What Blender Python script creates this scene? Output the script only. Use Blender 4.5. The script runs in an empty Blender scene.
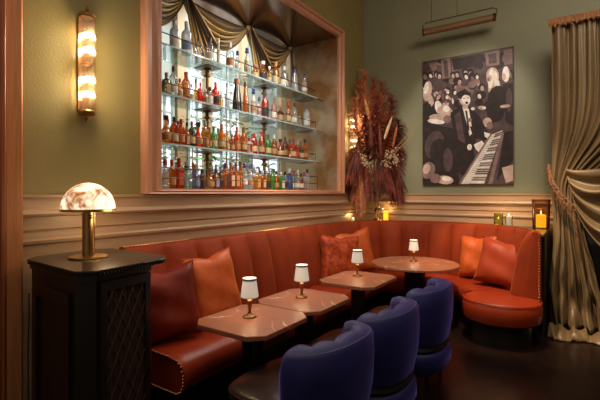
import bpy, math, random
from math import sin, cos, pi, radians as R
random.seed(7)
S = bpy.context.scene
COL = S.collection
F = 417.0; HV = 193.0; YAW = R(34.16); EYE = 1.59
S.view_settings.view_transform = 'Standard'
S.view_settings.look = 'None'
S.view_settings.gamma = 1
S.view_settings.exposure = 0.53
try:
    S.cycles.use_denoising = True
    S.cycles.max_bounces = 8
    S.cycles.transparent_max_bounces = 24
    S.cycles.sample_clamp_indirect = 4
    S.cycles.caustics_reflective = False
    S.cycles.caustics_refractive = False
except Exception:
    pass

# ------------------------------------------------------------------ materials
MATS = {}
def _new(name):
    m = bpy.data.materials.new(name); m.use_nodes = True
    nt = m.node_tree
    return m, nt, nt.nodes['Principled BSDF'], nt.nodes['Material Output']

def pbr(name, col, rough=.5, metal=0., sheen=0., coat=0., col2=None, scale=8., detail=4., bump=0., bscale=None,
        stretch=(1, 1, 1), lo=.35, hi=.65, emit=None, estr=0., spec=.5, sheencol=None):
    m, nt, b, out = _new(name)
    c = (*col, 1)
    b.inputs['Base Color'].default_value = c
    b.inputs['Roughness'].default_value = rough
    b.inputs['Metallic'].default_value = metal
    b.inputs['Specular IOR Level'].default_value = spec
    b.inputs['Sheen Weight'].default_value = sheen
    if sheen:
        b.inputs['Sheen Roughness'].default_value = .35
        b.inputs['Sheen Tint'].default_value = (*(sheencol or col), 1)
    b.inputs['Coat Weight'].default_value = coat
    if emit:
        b.inputs['Emission Color'].default_value = (*emit, 1); b.inputs['Emission Strength'].default_value = estr
    if col2 or bump:
        tc = nt.nodes.new('ShaderNodeTexCoord'); mp = nt.nodes.new('ShaderNodeMapping')
        mp.inputs['Scale'].default_value = stretch
        nt.links.new(tc.outputs['Object'], mp.inputs['Vector'])
        if col2:
            n = nt.nodes.new('ShaderNodeTexNoise'); n.inputs['Scale'].default_value = scale; n.inputs['Detail'].default_value = detail
            r = nt.nodes.new('ShaderNodeValToRGB')
            r.color_ramp.elements[0].position = lo; r.color_ramp.elements[1].position = hi
            r.color_ramp.elements[0].color = c; r.color_ramp.elements[1].color = (*col2, 1)
            nt.links.new(mp.outputs['Vector'], n.inputs['Vector']); nt.links.new(n.outputs['Fac'], r.inputs['Fac'])
            nt.links.new(r.outputs['Color'], b.inputs['Base Color'])
        if bump:
            n2 = nt.nodes.new('ShaderNodeTexNoise'); n2.inputs['Scale'].default_value = bscale or scale; n2.inputs['Detail'].default_value = 5
            bp = nt.nodes.new('ShaderNodeBump'); bp.inputs['Strength'].default_value = bump; bp.inputs['Distance'].default_value = .02
            nt.links.new(mp.outputs['Vector'], n2.inputs['Vector']); nt.links.new(n2.outputs['Fac'], bp.inputs['Height'])
            nt.links.new(bp.outputs['Normal'], b.inputs['Normal'])
    MATS[name] = m
    return m

def veined(name, col, col2, vein, scale=2.2, rough=.3, width=.02, emit=0., amount=1.0):
    """stone with thin veins; with emit the lit alabaster"""
    m, nt, b, out = _new(name)
    N = nt.nodes; L = nt.links
    tc = N.new('ShaderNodeTexCoord')
    n = N.new('ShaderNodeTexNoise'); n.inputs['Scale'].default_value = scale * 3; n.inputs['Detail'].default_value = 6
    r = N.new('ShaderNodeValToRGB'); r.color_ramp.elements[0].color = (*col, 1); r.color_ramp.elements[1].color = (*col2, 1)
    r.color_ramp.elements[0].position = .35; r.color_ramp.elements[1].position = .7
    L.new(tc.outputs['Object'], n.inputs['Vector']); L.new(n.outputs['Fac'], r.inputs['Fac'])
    v = N.new('ShaderNodeTexNoise'); v.inputs['Scale'].default_value = scale; v.inputs['Detail'].default_value = 5; v.inputs['Distortion'].default_value = .6
    L.new(tc.outputs['Object'], v.inputs['Vector'])
    s = N.new('ShaderNodeMath'); s.operation = 'SUBTRACT'; s.inputs[1].default_value = .5; L.new(v.outputs['Fac'], s.inputs[0])
    a = N.new('ShaderNodeMath'); a.operation = 'ABSOLUTE'; L.new(s.outputs[0], a.inputs[0])
    mr = N.new('ShaderNodeMapRange'); mr.inputs['From Min'].default_value = 0; mr.inputs['From Max'].default_value = width
    mr.inputs['To Min'].default_value = amount; mr.inputs['To Max'].default_value = 0
    L.new(a.outputs[0], mr.inputs['Value'])
    v2 = N.new('ShaderNodeTexNoise'); v2.inputs['Scale'].default_value = scale * 1.3; L.new(tc.outputs['Object'], v2.inputs['Vector'])
    mr2 = N.new('ShaderNodeMapRange'); mr2.inputs['From Min'].default_value = .36 if emit else .45; mr2.inputs['From Max'].default_value = .50 if emit else .62
    L.new(v2.outputs['Fac'], mr2.inputs['Value'])
    mu = N.new('ShaderNodeMath'); mu.operation = 'MULTIPLY'; L.new(mr.outputs['Result'], mu.inputs[0]); L.new(mr2.outputs['Result'], mu.inputs[1])
    mx = N.new('ShaderNodeMix'); mx.data_type = 'RGBA'
    L.new(mu.outputs[0], mx.inputs[0]); L.new(r.outputs['Color'], mx.inputs[6]); mx.inputs[7].default_value = (*vein, 1)
    L.new(mx.outputs[2], b.inputs['Base Color']); b.inputs['Roughness'].default_value = rough
    if emit:
        L.new(mx.outputs[2], b.inputs['Emission Color']); b.inputs['Emission Strength'].default_value = emit
    MATS[name] = m
    return m

def glassy(name, tcol, dcol, mix=.5, gloss=.12, emit=0., rough=.05):
    """coloured see-through glass: transparent + translucent body with a clear reflection"""
    m = bpy.data.materials.new(name); m.use_nodes = True
    nt = m.node_tree; N = nt.nodes; L = nt.links
    for n in list(N): N.remove(n)
    out = N.new('ShaderNodeOutputMaterial')
    t = N.new('ShaderNodeBsdfTransparent'); t.inputs[0].default_value = (*tcol, 1)
    d = N.new('ShaderNodeBsdfTranslucent'); d.inputs[0].default_value = (*dcol, 1)
    d2 = N.new('ShaderNodeBsdfDiffuse'); d2.inputs[0].default_value = (*dcol, 1)
    m0 = N.new('ShaderNodeMixShader'); m0.inputs[0].default_value = .5
    L.new(d.outputs[0], m0.inputs[1]); L.new(d2.outputs[0], m0.inputs[2])
    m1 = N.new('ShaderNodeMixShader'); m1.inputs[0].default_value = mix
    L.new(t.outputs[0], m1.inputs[1]); L.new(m0.outputs[0], m1.inputs[2])
    g = N.new('ShaderNodeBsdfGlossy'); g.inputs['Roughness'].default_value = rough
    lw = N.new('ShaderNodeLayerWeight'); lw.inputs['Blend'].default_value = .25
    mm = N.new('ShaderNodeMath'); mm.operation = 'MULTIPLY_ADD'; mm.inputs[1].default_value = .7; mm.inputs[2].default_value = gloss * .3
    L.new(lw.outputs['Fresnel'], mm.inputs[0])
    m2 = N.new('ShaderNodeMixShader'); L.new(mm.outputs[0], m2.inputs[0])
    L.new(m1.outputs[0], m2.inputs[1]); L.new(g.outputs[0], m2.inputs[2])
    last = m2
    if emit:
        e = N.new('ShaderNodeEmission'); e.inputs[0].default_value = (*dcol, 1); e.inputs[1].default_value = emit
        ad = N.new('ShaderNodeAddShader'); L.new(m2.outputs[0], ad.inputs[0]); L.new(e.outputs[0], ad.inputs[1]); last = ad
    L.new(last.outputs[0], out.inputs['Surface'])
    MATS[name] = m
    return m

def fold_banded(name, c1, c2, freq=26., rough=.4):
    """satin with fold shade painted in as gold and dark bands (UV v)"""
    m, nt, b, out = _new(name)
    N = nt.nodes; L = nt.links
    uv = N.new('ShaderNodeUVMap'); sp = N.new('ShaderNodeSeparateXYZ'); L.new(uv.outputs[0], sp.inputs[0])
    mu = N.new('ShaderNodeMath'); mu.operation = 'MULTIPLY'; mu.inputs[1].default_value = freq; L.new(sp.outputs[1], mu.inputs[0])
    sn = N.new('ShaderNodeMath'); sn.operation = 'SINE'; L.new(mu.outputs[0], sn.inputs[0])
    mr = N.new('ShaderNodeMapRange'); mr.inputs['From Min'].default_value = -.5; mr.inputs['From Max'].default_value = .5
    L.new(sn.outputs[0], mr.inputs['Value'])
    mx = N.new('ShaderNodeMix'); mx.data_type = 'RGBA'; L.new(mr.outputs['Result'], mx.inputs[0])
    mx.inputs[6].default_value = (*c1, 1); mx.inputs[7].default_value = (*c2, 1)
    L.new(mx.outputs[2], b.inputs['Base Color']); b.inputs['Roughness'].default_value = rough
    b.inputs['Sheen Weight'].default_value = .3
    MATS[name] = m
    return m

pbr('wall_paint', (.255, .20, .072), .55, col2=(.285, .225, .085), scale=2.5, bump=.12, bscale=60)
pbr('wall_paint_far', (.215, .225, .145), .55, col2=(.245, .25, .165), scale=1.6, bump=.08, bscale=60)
pbr('panel_wood', (.42, .265, .16), .36, col2=(.48, .31, .19), scale=5, stretch=(.6, .6, 8), bump=.05, bscale=20)
pbr('frame_wood', (.47, .215, .13), .38, col2=(.55, .265, .165), scale=9, stretch=(4, 4, .5), bump=.06, bscale=30)
pbr('casing_wood', (.48, .18, .065), .4, col2=(.60, .25, .10), scale=9, stretch=(6, 6, .4), bump=.08, bscale=30)
pbr('casing_dark', (.30, .085, .032), .45, col2=(.38, .115, .045), scale=9, stretch=(6, 6, .4))
pbr('floor_stone', (.008, .004, .0035), .30, col2=(.016, .006, .005), scale=5, bump=.05, bscale=14)
pbr('ceiling_paint', (.45, .36, .24), .8)
pbr('bronze_mirror', (.50, .26, .11), .30, metal=.85, col2=(.70, .56, .40), scale=3.2, detail=6, bump=.05, bscale=5, lo=.42, hi=.62)
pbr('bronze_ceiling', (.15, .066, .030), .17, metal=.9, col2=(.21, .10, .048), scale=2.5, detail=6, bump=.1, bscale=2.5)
pbr('bronze', (.24, .12, .05), .35, metal=.9)
pbr('lamp_brown', (.28, .17, .10), .5, metal=.6)
pbr('dark_bronze', (.09, .045, .025), .4, metal=.8)
pbr('brass', (.62, .38, .14), .28, metal=1.)
pbr('brass_dark', (.36, .19, .075), .35, metal=1.)
pbr('shelf_plate', (.36, .36, .37), .35, metal=.3)
pbr('black_wood', (.011, .008, .007), .32, col2=(.018, .013, .011), scale=6, stretch=(1, 1, .2))
pbr('black_top', (.028, .021, .017), .2, col2=(.04, .03, .024), scale=4)
pbr('black_iron', (.008, .007, .007), .4)
pbr('grille_wire', (.16, .09, .06), .4, metal=.7)
pbr('grille_cloth', (.040, .016, .012), .8, sheen=.3)
pbr('sofa_velvet', (.27, .036, .008), .7, sheen=.16, spec=.2, sheencol=(1, .40, .15), col2=(.21, .026, .006), scale=3, bump=.05, bscale=30)
pbr('sofa_leather', (.30, .034, .009), .36, spec=.4, col2=(.24, .026, .007), scale=4, bump=.06, bscale=30)
pbr('pillow_dark', (.12, .007, .003), .45, sheen=.2, spec=.3, sheencol=(.9, .15, .05), col2=(.22, .017, .005), scale=4, bump=.25, bscale=7)
pbr('pillow_orange', (.60, .115, .018), .5, sheen=.3, sheencol=(1, .45, .15), col2=(.48, .075, .012), scale=9, bump=.25, bscale=16)
pbr('pillow_rust', (.46, .068, .012), .55, sheen=.2, spec=.3, sheencol=(1, .4, .2), col2=(.27, .030, .009), scale=16, bump=.4, bscale=24, lo=.42, hi=.58)
pbr('pillow_copper', (.34, .040, .010), .5, sheen=.2, spec=.3, sheencol=(1, .45, .25), col2=(.32, .042, .014), scale=5, bump=.12, bscale=8)
pbr('chair_velvet', (.020, .019, .15), .55, sheen=.8, sheencol=(.20, .18, .8), col2=(.014, .014, .11), scale=5, bump=.06, bscale=30)
pbr('chair_piping', (.07, .065, .22), .5)
pbr('chair_leather', (.030, .017, .015), .3, col2=(.045, .025, .02), scale=6, bump=.06, bscale=24)
veined('table_stone', (.30, .098, .048), (.37, .135, .070), (.85, .62, .46), scale=2.0, rough=.45, width=.012)
veined('alabaster', (1.0, .80, .50), (1.0, .88, .66), (.30, .075, .008), scale=8, rough=.4, width=.085, emit=.80)
pbr('lamp_shade', (.80, .76, .70), .7, emit=(1, .86, .72), estr=.20)
pbr('bulb', (1, .9, .7), .4, emit=(1, .78, .46), estr=15)
pbr('flame', (1, .8, .4), .5, emit=(1, .62, .22), estr=9)
pbr('wax_white', (.85, .74, .55), .5, emit=(1, .75, .42), estr=.35)
pbr('wax_yellow', (.9, .55, .05), .5, emit=(1, .50, .02), estr=1.3)
glassy('rod_glass', (1, .96, .90), (1, .85, .65), .05, .5, rough=.08)
glassy('clear_glass', (.93, .95, .95), (.9, .92, .93), .10, .4)
glassy('shelf_glass', (.90, .95, .95), (.62, .78, .80), .07, .0, rough=.02)
pbr('glass_edge', (.36, .52, .56), .15)
glassy('smoke_glass', (.80, .70, .62), (.16, .09, .06), .07, .0, rough=.03)
glassy('yellow_glass', (1, .75, .15), (.95, .62, .06), .45, .3, emit=.35)
glassy('green_glass', (.80, .74, .34), (.32, .31, .11), .36, .3)
glassy('pane_glass', (.05, .045, .055), (.06, .05, .06), .4, .3)
pbr('curtain_silk', (.205, .138, .070), .36, sheen=.15, sheencol=(.8, .6, .35), col2=(.255, .178, .095), scale=3, stretch=(1, 1, .4), bump=.06, bscale=40)
pbr('fringe_gold', (.44, .20, .085), .5, sheen=.3, col2=(.30, .12, .05), scale=40)
pbr('rope_brown', (.27, .125, .055), .55, sheen=.2, col2=(.18, .08, .035), scale=40)
fold_banded('swag_satin', (.70, .46, .17), (.020, .008, .005), 44, .36)  # near-black bands paint the shade between the folds
pbr('rear_wall', (.36, .41, .36), .7)
pbr('rear_tan', (.44, .32, .18), .6)
pbr('daylight', (.8, .86, .95), .5, emit=(.84, .90, 1.0), estr=.75)
pbr('leaf_green', (.12, .30, .08), .5, col2=(.28, .46, .18), scale=30)
pbr('leaf_pale', (.62, .72, .62), .5, col2=(.30, .44, .22), scale=30)
pbr('pot_clay', (.30, .16, .09), .7)
pbr('plume_rust', (.46, .13, .05), .7, col2=(.17, .035, .018), scale=30)
pbr('plume_tan', (.64, .27, .12), .7, col2=(.32, .10, .04), scale=30)
pbr('plume_dark', (.20, .04, .025), .7, col2=(.05, .010, .010), scale=30)
pbr('plume_wine', (.30, .06, .04), .7, col2=(.09, .015, .014), scale=30)
pbr('plume_cream', (.62, .44, .30), .8)
pbr('stalk', (.42, .24, .11), .7)
pbr('berry', (.56, .42, .26), .6)
pbr('silver', (.50, .40, .30), .25, metal=1.)
for i, c in enumerate([(.022, .013, .016), (.085, .055, .062), (.23, .155, .15), (.56, .42, .38), (1.0, .84, .75)]):
    pbr('photo_tone_%d' % i, tuple(q*.72 for q in c), .45, spec=.3, col2=tuple(min(1, q*1.3+.012) for q in c), scale=9, detail=6, lo=.3, hi=.7)
pbr('canvas_edge', (.16, .13, .07), .7)
pbr('cord_black', (.01, .01, .01), .6)
M = MATS

# ------------------------------------------------------------------ mesh builder
class MB:
    def __init__(s): s.v = []; s.f = []; s.m = []; s.uv = {}
    def add(s, vs, fs, mi=0):
        o = len(s.v); s.v += [tuple(p) for p in vs]
        for f in fs: s.f.append(tuple(i + o for i in f)); s.m.append(mi)
        return s
    def box(s, x0, x1, y0, y1, z0, z1, mi=0, bev=0.):
        b = min(bev, (x1-x0)/2.01, (y1-y0)/2.01, (z1-z0)/2.01)
        if b <= 0:
            vs = [(x, y, z) for z in (z0, z1) for y in (y0, y1) for x in (x0, x1)]
            return s.add(vs, [(0, 2, 3, 1), (4, 5, 7, 6), (0, 1, 5, 4), (2, 6, 7, 3), (0, 4, 6, 2), (1, 3, 7, 5)], mi)
        def ring(ins, z): return [(x0+ins+b*(0), y0+ins, z)]
        pts = [(x0+b, y0), (x1-b, y0), (x1, y0+b), (x1, y1-b), (x1-b, y1), (x0+b, y1), (x0, y1-b), (x0, y0+b)]
        inn = [(x0+b, y0+b), (x1-b, y0+b), (x1-b, y0+b), (x1-b, y1-b), (x1-b, y1-b), (x0+b, y1-b), (x0+b, y1-b), (x0+b, y0+b)]
        return s.rings([[(p[0], p[1], z0) for p in inn], [(p[0], p[1], z0+b) for p in pts], [(p[0], p[1], z1-b) for p in pts], [(p[0], p[1], z1) for p in inn]], mi=mi)
    def rings(s, rs, closed=True, caps=True, mi=0):
        n = len(rs[0]); vs = [p for r in rs for p in r]; fs = []
        for i in range(len(rs)-1):
            for j in range(n if closed else n-1):
                k = (j+1) % n
                fs.append((i*n+j, i*n+k, (i+1)*n+k, (i+1)*n+j))
        if caps:
            fs.append(tuple(range(n-1, -1, -1))); fs.append(tuple((len(rs)-1)*n+j for j in range(n)))
        return s.add(vs, fs, mi)
    def lathe(s, prof, c=(0, 0, 0), n=20, mi=0, sx=1., sy=1., a0=0., a1=2*pi, caps=True, rot=0.):
        full = abs(a1-a0-2*pi) < 1e-6
        m = n if full else n+1
        rs = [[(c[0]+sx*max(r, 1e-4)*cos(rot+a0+(a1-a0)*j/n), c[1]+sy*max(r, 1e-4)*sin(rot+a0+(a1-a0)*j/n), c[2]+z) for j in range(m)] for r, z in prof]
        return s.rings(rs, closed=full, caps=caps and full, mi=mi)
    def tube(s, path, r, n=8, mi=0, caps=True):
        rs = []
        for i, p in enumerate(path):
            a = path[max(i-1, 0)]; b = path[min(i+1, len(path)-1)]
            d = [b[k]-a[k] for k in range(3)]; l = math.sqrt(sum(q*q for q in d)) or 1; d = [q/l for q in d]
            up = (0, 0, 1) if abs(d[2]) < .9 else (1, 0, 0)
            u = (d[1]*up[2]-d[2]*up[1], d[2]*up[0]-d[0]*up[2], d[0]*up[1]-d[1]*up[0]); l = math.sqrt(sum(q*q for q in u)); u = [q/l for q in u]
            w = (d[1]*u[2]-d[2]*u[1], d[2]*u[0]-d[0]*u[2], d[0]*u[1]-d[1]*u[0])
            rr = r[i] if isinstance(r, (list, tuple)) else r
            rs.append([tuple(p[k]+rr*(cos(2*pi*j/n)*u[k]+sin(2*pi*j/n)*w[k]) for k in range(3)) for j in range(n)])
        return s.rings(rs, mi=mi, caps=caps)
    def grid(s, fn, nu, nv, mi=0, uv=True):
        o = len(s.v)
        vs = []
        for j in range(nv+1):
            for i in range(nu+1):
                u, v = i/nu, j/nv
                vs.append(fn(u, v))
                if uv: s.uv[o+len(vs)-1] = (u, v)
        fs = [(j*(nu+1)+i, j*(nu+1)+i+1, (j+1)*(nu+1)+i+1, (j+1)*(nu+1)+i) for j in range(nv) for i in range(nu)]
        return s.add(vs, fs, mi)
    def prism(s, poly, z0, z1, mi=0, bev=0.):
        n = len(poly)
        if bev:
            cx = sum(p[0] for p in poly)/n; cy = sum(p[1] for p in poly)/n
            def ins(d):
                o = []
                for p in poly:
                    l = math.hypot(p[0]-cx, p[1]-cy) or 1
                    o.append((p[0]-(p[0]-cx)/l*d, p[1]-(p[1]-cy)/l*d))
                return o
            q = ins(bev)
            return s.rings([[(*p, z0) for p in q], [(*p, z0+bev) for p in poly], [(*p, z1-bev) for p in poly], [(*p, z1) for p in q]], mi=mi)
        return s.rings([[(*p, z0) for p in poly], [(*p, z1) for p in poly]], mi=mi)
    def ball(s, c, r, n=8, m=5, mi=0, sz=1.):
        return s.lathe([(r*sin(pi*i/m), -r*sz*cos(pi*i/m)) for i in range(m+1)], c, n, mi)
    def mesh(s, name, mats, smooth=True, ang=40):
        me = bpy.data.meshes.new(name)
        me.from_pydata(s.v, [], s.f)
        for m in (mats if isinstance(mats, (list, tuple)) else [mats]): me.materials.append(M[m] if isinstance(m, str) else m)
        for p, mi in zip(me.polygons, s.m): p.material_index = mi
        if s.uv:
            ul = me.uv_layers.new(name='UVMap')
            for lp in me.loops: ul.data[lp.index].uv = s.uv.get(lp.vertex_index, (0, 0))
        import bmesh
        bm = bmesh.new(); bm.from_mesh(me)
        bmesh.ops.recalc_face_normals(bm, faces=bm.faces)
        if smooth:
            for f in bm.faces: f.smooth = True
            for e in bm.edges:
                if len(e.link_faces) == 2 and e.calc_face_angle(0) > R(ang): e.smooth = False
        bm.to_mesh(me); bm.free()
        return me
    def build(s, name, mats, parent=None, smooth=True, ang=40, solid=0., off=None):
        me = s.mesh(name, mats, smooth, ang)
        o = bpy.data.objects.new(name, me); COL.objects.link(o)
        if parent:
            o.parent = parent
            if off is None and parent.get('world_parts'): off = parent['world_parts']
            if off is not None:
                me.transform(__import__('mathutils').Matrix.Translation((-off[0], -off[1], -off[2])))
        if solid:
            md = o.modifiers.new('thickness', 'SOLIDIFY'); md.thickness = solid; md.offset = 0
        return o

def empty(name, loc, label, cat, group=None, world=False):
    o = bpy.data.objects.new(name, None); COL.objects.link(o); o.location = loc
    o.empty_display_size = .05
    o['label'] = label; o['category'] = cat
    if group: o['group'] = group
    if world: WORLD[o.name] = loc
    return o
WORLD = {}
def part(mb, name, mats, root, under=None, **kw):
    return mb.build(name, mats, under or root, off=WORLD.get(root.name), **kw)
def tag(o, label, cat, group=None, kind=None):
    o['label'] = label; o['category'] = cat
    if group: o['group'] = group
    if kind: o['kind'] = kind
    return o
def struct(mb, name, mats, **kw):
    o = mb.build(name, mats, **kw); o['kind'] = 'structure'
    return o
def copy_tree(o, parent=None):
    c = o.copy(); COL.objects.link(c)
    if parent: c.parent = parent
    for ch in list(o.children):
        copy_tree(ch, c)
    return c

def ray(u):
    return (-sin(YAW)+cos(YAW)*(u-300)/F, cos(YAW)+sin(YAW)*(u-300)/F)
def on_x(u, x):
    d = ray(u); return d[1]/d[0]*x
def on_y(u, y):
    d = ray(u); return d[0]/d[1]*y

# ------------------------------------------------------------------ camera
cam = bpy.data.cameras.new('camera'); co = bpy.data.objects.new('camera', cam); COL.objects.link(co)
co.location = (0, 0, EYE); co.rotation_euler = (pi/2, 0, YAW)
cam.sensor_width = 36; cam.lens = F/600*36; cam.shift_y = -(200-HV)/600; cam.clip_start = .05
S.camera = co

# ------------------------------------------------------------------ room shell
WX = -3.0; WY = 6.3; CEIL = 4.9
NY0, NY1, NZ0, NZ1 = 2.275, 5.40, 1.60, 3.89; NXB = -3.93   # the bar niche
b = MB(); b.box(-6.2, 5.2, -3.2, 8.8, -.1, 0); struct(b, 'floor', 'floor_stone', smooth=False)
b = MB(); b.box(-6.2, 5.2, -3.2, 8.8, CEIL, CEIL+.1); struct(b, 'ceiling', 'ceiling_paint', smooth=False)
b = MB()
b.box(WX-.15, WX, -3.2, NY0-.02, 0, CEIL); b.box(WX-.15, WX, NY1+.02, WY+.15, 0, CEIL)
b.box(WX-.15, WX, NY0-.02, NY1+.02, 0, NZ0-.05); b.box(WX-.15, WX, NY0-.02, NY1+.02, NZ1+.04, CEIL)
struct(b, 'wall_left', 'wall_paint', smooth=False)
W0, W1, WZ0, WZ1 = -.18, 1.5, .25, 3.5
b = MB()
b.box(WX, W0, WY, WY+.15, 0, CEIL); b.box(W1, 4.0, WY, WY+.15, 0, CEIL)
b.box(W0, W1, WY, WY+.15, 0, WZ0); b.box(W0, W1, WY, WY+.15, WZ1, CEIL)
struct(b, 'wall_back', 'wall_paint_far', smooth=False)
b = MB(); b.box(4.0, 4.15, -3.2, WY+.15, 0, CEIL); struct(b, 'wall_right', 'wall_paint', smooth=False)

# wainscot: one moulded profile along each wall  (z, projection)
PROF = [(0, .03), (.16, .03), (.17, .018), (1.25, .018), (1.255, .035), (1.275, .04), (1.29, .024), (1.325, .022), (1.33, .008), (1.342, .008), (1.347, .022),
        (1.43, .022), (1.437, .05), (1.452, .058), (1.472, .05), (1.48, .03), (1.555, .028), (1.56, .04), (1.575, .042), (1.58, .0)]
def wainscot(name, a, c, axis):
    b = MB()
    def P(t, z, p): return (WX+p, t, z) if axis == 'y' else (t, WY-p, z)
    pr = [(0, 0)] + PROF
    b.rings([[P(t, z, p) for z, p in pr] for t in (a, c)])
    struct(b, name, 'panel_wood', ang=15)
wainscot('baseboard_left', 1.1, WY, 'y')
wainscot('baseboard_back', WX, -.22, 'x')
b = MB()
for x in (-1.25,): b.box(x-.004, x+.004, WY-.0305, WY-.02, 1.26, 1.55)
# casing at the far left
b = MB()
b.box(WX, WX+.10, 1.085, 1.19, 0, CEIL, 0, .012); b.box(WX, WX+.125, 1.05, 1.088, 0, CEIL, 1, .01)
b.box(WX, WX+.105, .93, 1.052, 0, CEIL, 1, .012); b.box(WX, WX+.13, .86, .935, 0, CEIL, 0, .012)
struct(b, 'trim_1', ['casing_wood', 'casing_dark'])
# window in the back wall behind the curtain
b = MB()
b.box(W0-.06, W0+.02, WY-.05, WY+.05, 0, WZ1+.06); b.box(W1-.02, W1+.06, WY-.05, WY+.05, 0, WZ1+.06)
b.box(W0, W1, WY-.05, WY+.05, WZ1-.02, WZ1+.06); b.box(W0, W1, WY-.05, WY+.05, WZ0-.04, WZ0+.04)
b.box(.62, .68, WY, WY+.05, WZ0, WZ1); b.box(W0, W1, WY, WY+.05, 2.2, 2.25)
b.box(W0, W1, WY+.06, WY+.075, WZ0, WZ1, 1)
struct(b, 'window_1', ['black_wood', 'pane_glass'], smooth=False)

# niche lining
b = MB(); b.box(NXB, WX-.0, NY1, NY1+.02, NZ0, NZ1+.02); struct(b, 'wall_niche_right', 'bronze_mirror', smooth=False)
b = MB(); b.box(NXB, WX-.0, NY0-.02, NY0, NZ0, NZ1+.02); struct(b, 'wall_niche_left', 'bronze_mirror', smooth=False)
b = MB(); b.box(NXB, WX-.0, NY0, NY1, NZ1, NZ1+.02); struct(b, 'ceiling_niche', 'bronze_ceiling', smooth=False)
b = MB(); b.box(NXB, WX-.0, NY0, NY1, NZ0-.05, NZ0+.03); struct(b, 'trim_2', 'frame_wood', smooth=False)
# niche frame: moulded section mitred round the opening
sec = [(0, 0), (0, .035), (.012, .05), (.035, .055), (.045, .042), (.075, .042), (.085, .065), (.115, .075), (.13, .06), (.13, 0)]
b = MB()
loop = [(NY0, NZ0+.02, -1.4, -.3), (NY1, NZ0+.02, .9, -.3), (NY1, NZ1, .9, .85), (NY0, NZ1, -1.4, .85)]
rs = [[(WX+p, y+sy*o, z+sz*o) for o, p in sec] for y, z, sy, sz in loop]
n = len(sec)
vs = [p for r in rs for p in r]; fs = []
for i in range(4):
    k = (i+1) % 4
    for j in range(n-1): fs.append((i*n+j, i*n+j+1, k*n+j+1, k*n+j))
b.add(vs, fs); struct(b, 'trim_3', 'frame_wood', ang=20)

# room beyond the niche
b = MB(); b.box(-5.75, -5.6, 1.0, 8.8, 0, CEIL); struct(b, 'wall_far', 'rear_wall', smooth=False)
b = MB(); b.box(-5.6, WX-.15, 8.65, 8.8, 0, CEIL); struct(b, 'wall_far_end', 'rear_wall', smooth=False)
wn = 2
for u0, u1, z0, z1, nv in [(156, 170, 1.9, 3.4, 2), (188, 203, 1.5, 3.6, 2), (210, 238, 1.5, 3.7, 3), (250, 276, 1.45, 2.35, 2)]:
    y0, y1 = on_x(u0, -5.6), on_x(u1, -5.6)
    b = MB(); fr = .05
    b.box(-5.6, -5.54, y0-fr, y0, z0-fr, z1+fr); b.box(-5.6, -5.54, y1, y1+fr, z0-fr, z1+fr)
    b.box(-5.6, -5.54, y0, y1, z0-fr, z0); b.box(-5.6, -5.54, y0, y1, z1, z1+fr)
    for k in range(1, nv): yy = y0+(y1-y0)*k/nv; b.box(-5.6, -5.55, yy-.018, yy+.018, z0, z1)
    for k in (1, 2): zz = z0+(z1-z0)*k/3; b.box(-5.6, -5.555, y0, y1, zz-.015, zz+.015)
    b.box(-5.6, -5.585, y0, y1, z0, z1, 1)
    struct(b, 'window_%d' % wn, ['rear_wall', 'daylight'], smooth=False); wn += 1
b = MB()
for u in (180, 207, 243, 282): y = on_x(u, -5.55); b.box(-5.6, -5.5, y-.09, y+.09, 0, CEIL)
struct(b, 'trim_4', 'rear_tan', smooth=False)

# ------------------------------------------------------------------ plants beyond the niche
def plant(px, x, ztop, zlow, w, mat, label, nleaf=150):
    y = on_x(px, x)
    r = empty('potted_plant', (x, y, 0), label, 'plant', 'plants in the room beyond the bar')
    b = MB(); b.lathe([(.13, 0), (.17, .3), (.18, .32), (.15, .32), (.14, .28)], n=16); b.build('pot', 'pot_clay', r)
    b = MB(); b.tube([(0, 0, .28), (.02, .01, zlow*.6), (0, 0, ztop-.2)], [.025, .02, .008], 6); b.build('stem', 'stalk', r)
    b = MB()
    for i in range(nleaf):
        a = random.uniform(0, 2*pi); rr = w*math.sqrt(random.random()); z = random.uniform(zlow, ztop)
        rr *= .5+.7*sin(pi*min(.95, max(.05, (z-zlow)/(ztop-zlow))))
        c = (rr*cos(a)*.6, rr*sin(a), z); l = random.uniform(.06, .12); ww = l*.3
        ca, sa = cos(a+random.uniform(-.8, .8)), sin(a+random.uniform(-.8, .8)); dz = random.uniform(-.5, .4)
        tip = (c[0]+ca*l, c[1]+sa*l, c[2]+dz*l); mid = (c[0]+ca*l*.5, c[1]+sa*l*.5, c[2]+dz*l*.3+.012)
        b.add([c, (mid[0]-sa*ww, mid[1]+ca*ww, mid[2]), tip, (mid[0]+sa*ww, mid[1]-ca*ww, mid[2])], [(0, 1, 2, 3)])
    f = b.build('foliage', mat, r); f['kind'] = 'stuff'
plant(192, -4.75, 2.75, 1.65, .42, 'leaf_green', 'leafy green plant behind the lower shelves, left of the first bronze post')
plant(226, -4.85, 3.35, 1.6, .30, 'leaf_pale', 'tall pale speckled plant in front of the bright window beyond the shelves', 300)
plant(252, -4.75, 2.75, 1.7, .38, 'leaf_green', 'bushy green plant beyond the shelves near the second bronze post', 200)
plant(213, -4.5, 2.15, 1.62, .30, 'leaf_green', 'low leafy green plant beyond the bottom row in front of the bright window', 150)
plant(236, -4.6, 3.0, 1.9, .34, 'leaf_pale', 'pale loose leafed plant beyond the second shelf right of the bright window', 260)
plant(268, -4.7, 2.55, 1.6, .30, 'leaf_green', 'green plant beyond the shelves close to the bronze right wall', 170)
plant(172, -4.6, 2.1, 1.65, .25, 'leaf_pale', 'pale leafy plant beyond the bottom bottles at the niche left side', 90)

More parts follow.
